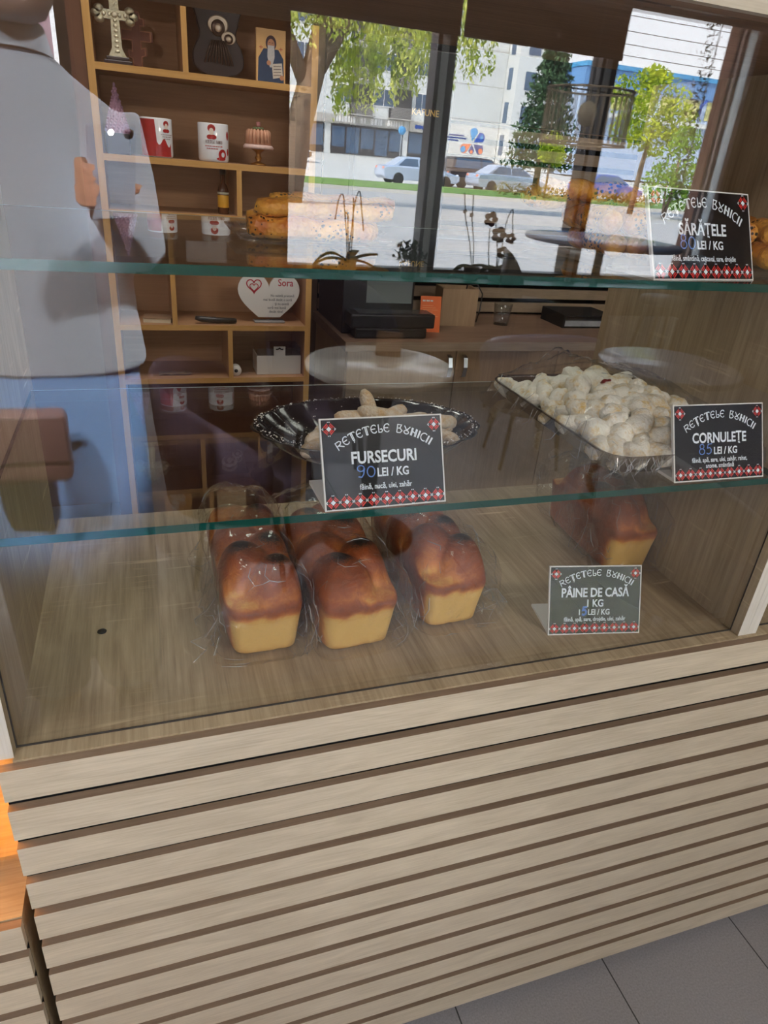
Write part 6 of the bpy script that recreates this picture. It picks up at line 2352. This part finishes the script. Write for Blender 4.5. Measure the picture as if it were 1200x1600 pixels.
BARK = plain('tree_bark', (112, 96, 80), 0.9, var=0.3, scale=5, bump=0.8, bscale=14)
LEAFY = leafmat('yellow_green_leaves', (120, 150, 40), (206, 214, 70), 0.4)
LEAFW = leafmat('willow_leaves', (140, 160, 64), (224, 226, 130), 0.45)
LEAFC = leafmat('conifer_needles', (46, 70, 52), (84, 110, 78), 0.1)
LEAFG = leafmat('fresh_green_leaves', (96, 136, 50), (150, 184, 76), 0.35)
rs = random.Random(4)
t = thing('tree', 'leaning broad-trunked tree with drooping yellow-green leaves', 'tree', (4.12, -20.0, GZ))
MB().tube([(-0.15, 0, -0.05), (0.0, 0, 0.8), (0.2, 0, 1.9), (0.5, 0, 3.0), (0.85, 0, 4.3), (1.0, 0, 6.0)], [0.46, 0.40, 0.35, 0.32, 0.28, 0.2], 14).tube([(0.45, 0, 2.8), (1.4, 0.2, 4.4), (2.8, 0.1, 5.6)], [0.2, 0.15, 0.08], 10).tube([(0.4, 0, 2.7), (-0.4, 0.3, 4.2), (-0.9, 0.2, 5.6)], [0.2, 0.15, 0.08], 10).build('trunk', BARK, t)
wb_ = MB()
for i in range(230):
    x = rs.uniform(-1.0, 5.4)
    bot = 2.15 + 0.42 * max(0, x - 0.8) * 0.8 + rs.uniform(-0.25, 0.9)
    if -0.4 < x < 1.1:
        bot += 1.6
    y = rs.uniform(-0.9, 0.9)
    z = 5.6
    while z > bot:
        leaves(wb_, 2, x + 0.12 * sin(z * 3 + i), y, z, 0.13, 0.13, 0.10, 0.075, rs, 1.2, 0.0)
        z -= 0.085
wb_.build('foliage', LEAFW, t)
t = thing('tree', 'tall dark conifer behind the silver sedan', 'tree', (19.8, -34.3, GZ + 0.16))
MB().tube([(0, 0, 0), (0, 0, 6.5)], [0.18, 0.06], 10).build('trunk', BARK, t)
cb_ = MB()
for i in range(14):
    z = 1.55 + i * 0.42
    r = 2.15 * (1 - i / 17)
    for q in range(9):
        a = q * 2 * pi / 9 + i * 0.7
        leaves(cb_, 42, r * 0.55 * cos(a), r * 0.55 * sin(a), z - 0.1, r * 0.45, r * 0.45, 0.26, 0.13, rs, 0.6, 0.1)
cb_.build('foliage', LEAFC, t)
t = thing('tree', 'bright yellow-green tree with a round crown before the factory', 'tree', (19.85, -26.0, GZ))
t.scale = (1.35, 1.0, 1.12)
MB().tube([(-0.05, 0, 0), (0.0, 0, 1.6), (0.1, 0, 2.8)], [0.10, 0.08, 0.05], 10).build('trunk', BARK, t)
clump_crown(31, [(-0.85, 0, 3.75, 0.85, 0.9, 0.7), (0.1, 0.2, 3.7, 0.95, 0.9, 0.75), (0.85, 0, 3.05, 0.8, 0.8, 0.75), (-0.6, 0.1, 2.75, 0.8, 0.8, 0.6), (0.3, -0.1, 2.5, 0.9, 0.8, 0.6), (-0.2, 0, 4.35, 0.5, 0.5, 0.4)], 480, 0.09, 0.3, 0.2).build('foliage', LEAFY, t)
t = thing('tree', 'loose grey-green shrub tree against the window jamb', 'tree', (19.9, -24.0, GZ))
MB().tube([(0, 0, 0), (0.2, 0, 1.2), (0.1, 0, 2.2)], [0.07, 0.06, 0.04], 8).tube([(0, 0, 0), (-0.3, 0.1, 1.3)], [0.06, 0.03], 8).build('trunk', BARK, t)
clump_crown(32, [(0.0, 0, 1.9, 0.95, 0.8, 0.8), (0.7, 0, 1.5, 0.7, 0.7, 0.8), (-0.6, 0.1, 1.3, 0.7, 0.7, 0.7), (0.2, 0, 2.75, 0.6, 0.6, 0.5), (0.6, 0, 0.8, 0.6, 0.6, 0.5)], 420, 0.085, 0.2, 0.15).build('foliage', LEAFG, t)
t = thing('shrub', 'round fresh green bush in front of the conifer', 'shrub', (18.9, -31.7, GZ + 0.16))
MB().tube([(0, 0, 0), (0, 0, 1.9)], 0.05, 8).build('stem', BARK, t)
clump_crown(33, [(0, 0, 2.3, 0.65, 0.6, 0.6), (0.3, 0, 1.8, 0.5, 0.5, 0.45), (-0.25, 0, 1.9, 0.45, 0.4, 0.4)], 420, 0.075, 0.2, 0.15).build('foliage', LEAFY, t)
t = thing('tree', 'sunlit leafy tree seen through the glazed street door', 'tree', (-2.9, -13.0, GZ))
MB().tube([(0, 0, 0), (0, 0, 2.2)], [0.12, 0.08], 10).build('trunk', BARK, t)
clump_crown(34, [(0, 0, 1.6, 1.2, 1.0, 0.9), (0.8, 0, 1.2, 0.8, 0.8, 0.7), (-0.8, 0, 1.3, 0.9, 0.8, 0.7)], 650, 0.09, 0.2, 0.15).build('foliage', LEAFG, t)
bl = thing('house', 'pink rendered house across the road from the street door', 'building', (0, 0, 0))
MB().box(-22, -4.5, -60, -50, 0.4, 9).build('wall', plain('pink_render', (198, 152, 156), 0.9, var=0.04, scale=0.4), bl)
for i in range(5):
    MB().box(-20 + i * 3.2, -18.6 + i * 3.2, -49.9999, -49.94, 2.2, 4.2).build('window', WINB, bl)
t = thing('hedge', 'low straggly brown-green hedge on the grass strip', 'hedge', (17.6, -30.6, GZ + 0.16))
clump_crown(35, [(i * 0.75 - 1.5, 0, 0.30, 0.5, 0.4, 0.30) for i in range(12)], 130, 0.07, 0.1, 0.1).build('foliage', leafmat('dry_hedge_leaves', (96, 92, 50), (140, 130, 70), 0.2), t)
# ivy hanging by the outer jamb
t = thing('ivy', 'ivy trailing down outside the window jamb', 'ivy', (WX1 - 0.05, RY0 - 0.42, 1.55))
iv = MB()
rs = random.Random(77)
for i in range(420):
    z = 1.35 * rs.random() ** 0.8 - 0.25
    w = 0.02 + 0.05 * rs.random() + 0.03 * max(0, z)
    leaves(iv, 1, -w * rs.random() * 1.6, rs.uniform(-0.05, 0.05), z, 0.01, 0.01, 0.01, 0.016, rs, 0.6, 0.0)
iv.build('foliage', LEAFC, t)
MB().tube([(0.005, 0, -0.3), (0.0, 0.01, 0.3), (0.01, 0, 1.2)], 0.004, 6).build('stem', BARK, t)
# overhead wires, sign post
for i, (z, dz) in enumerate(((13.9, 0.1), (13.1, -0.2), (11.6, 0.5), (10.9, 0.15), (10.2, 0.1), (9.6, 0.05))):
    o = MB().tube([(5 + 75 * q / 12, -48.0 - 0.2 * i, z + dz * q / 12 - 0.5 * sin(pi * q / 12)) for q in range(13)], 0.022, 6).build('overhead_wire', MATBLACK)
    tag(o, 'thin black overhead wire crossing the sky above the factory', 'wire', 'overhead wires across the street')
t = thing('street_sign', 'round blue road sign on a grey post by the shops', 'sign', (22.6, -64.0, 0.95))
MB().tube([(0, 0, 0), (0, 0, 3.0)], 0.05, 8).build('post', ALU, t)
MB().lathe([(0.0001, -0.02), (0.34, -0.02), (0.34, 0.02), (0.0001, 0.02)], 24, (0, 0, 0), 0, Matrix.Translation((0, 0.08, 2.7)) @ Matrix.Rotation(pi / 2, 4, 'X')).build('sign_face', SIGNCYAN, t)
t = thing('hydrant', 'small red street hydrant near the silver sedan', 'hydrant', (18.6, -52.0, 0.50))
MB().lathe([(0.0001, 0), (0.22, 0), (0.18, 0.1), (0.18, 0.75), (0.24, 0.80), (0.16, 1.0), (0.0001, 1.1)], 16).build('body', plain('red_enamel', (220, 60, 44), 0.4, var=0.05), t)
MB().ball((0, 0.19, 0.6), 0.09).ball((0.19, 0, 0.6), 0.07).build('cap', plain('pale_cap', (220, 210, 200), 0.4, var=0), t)
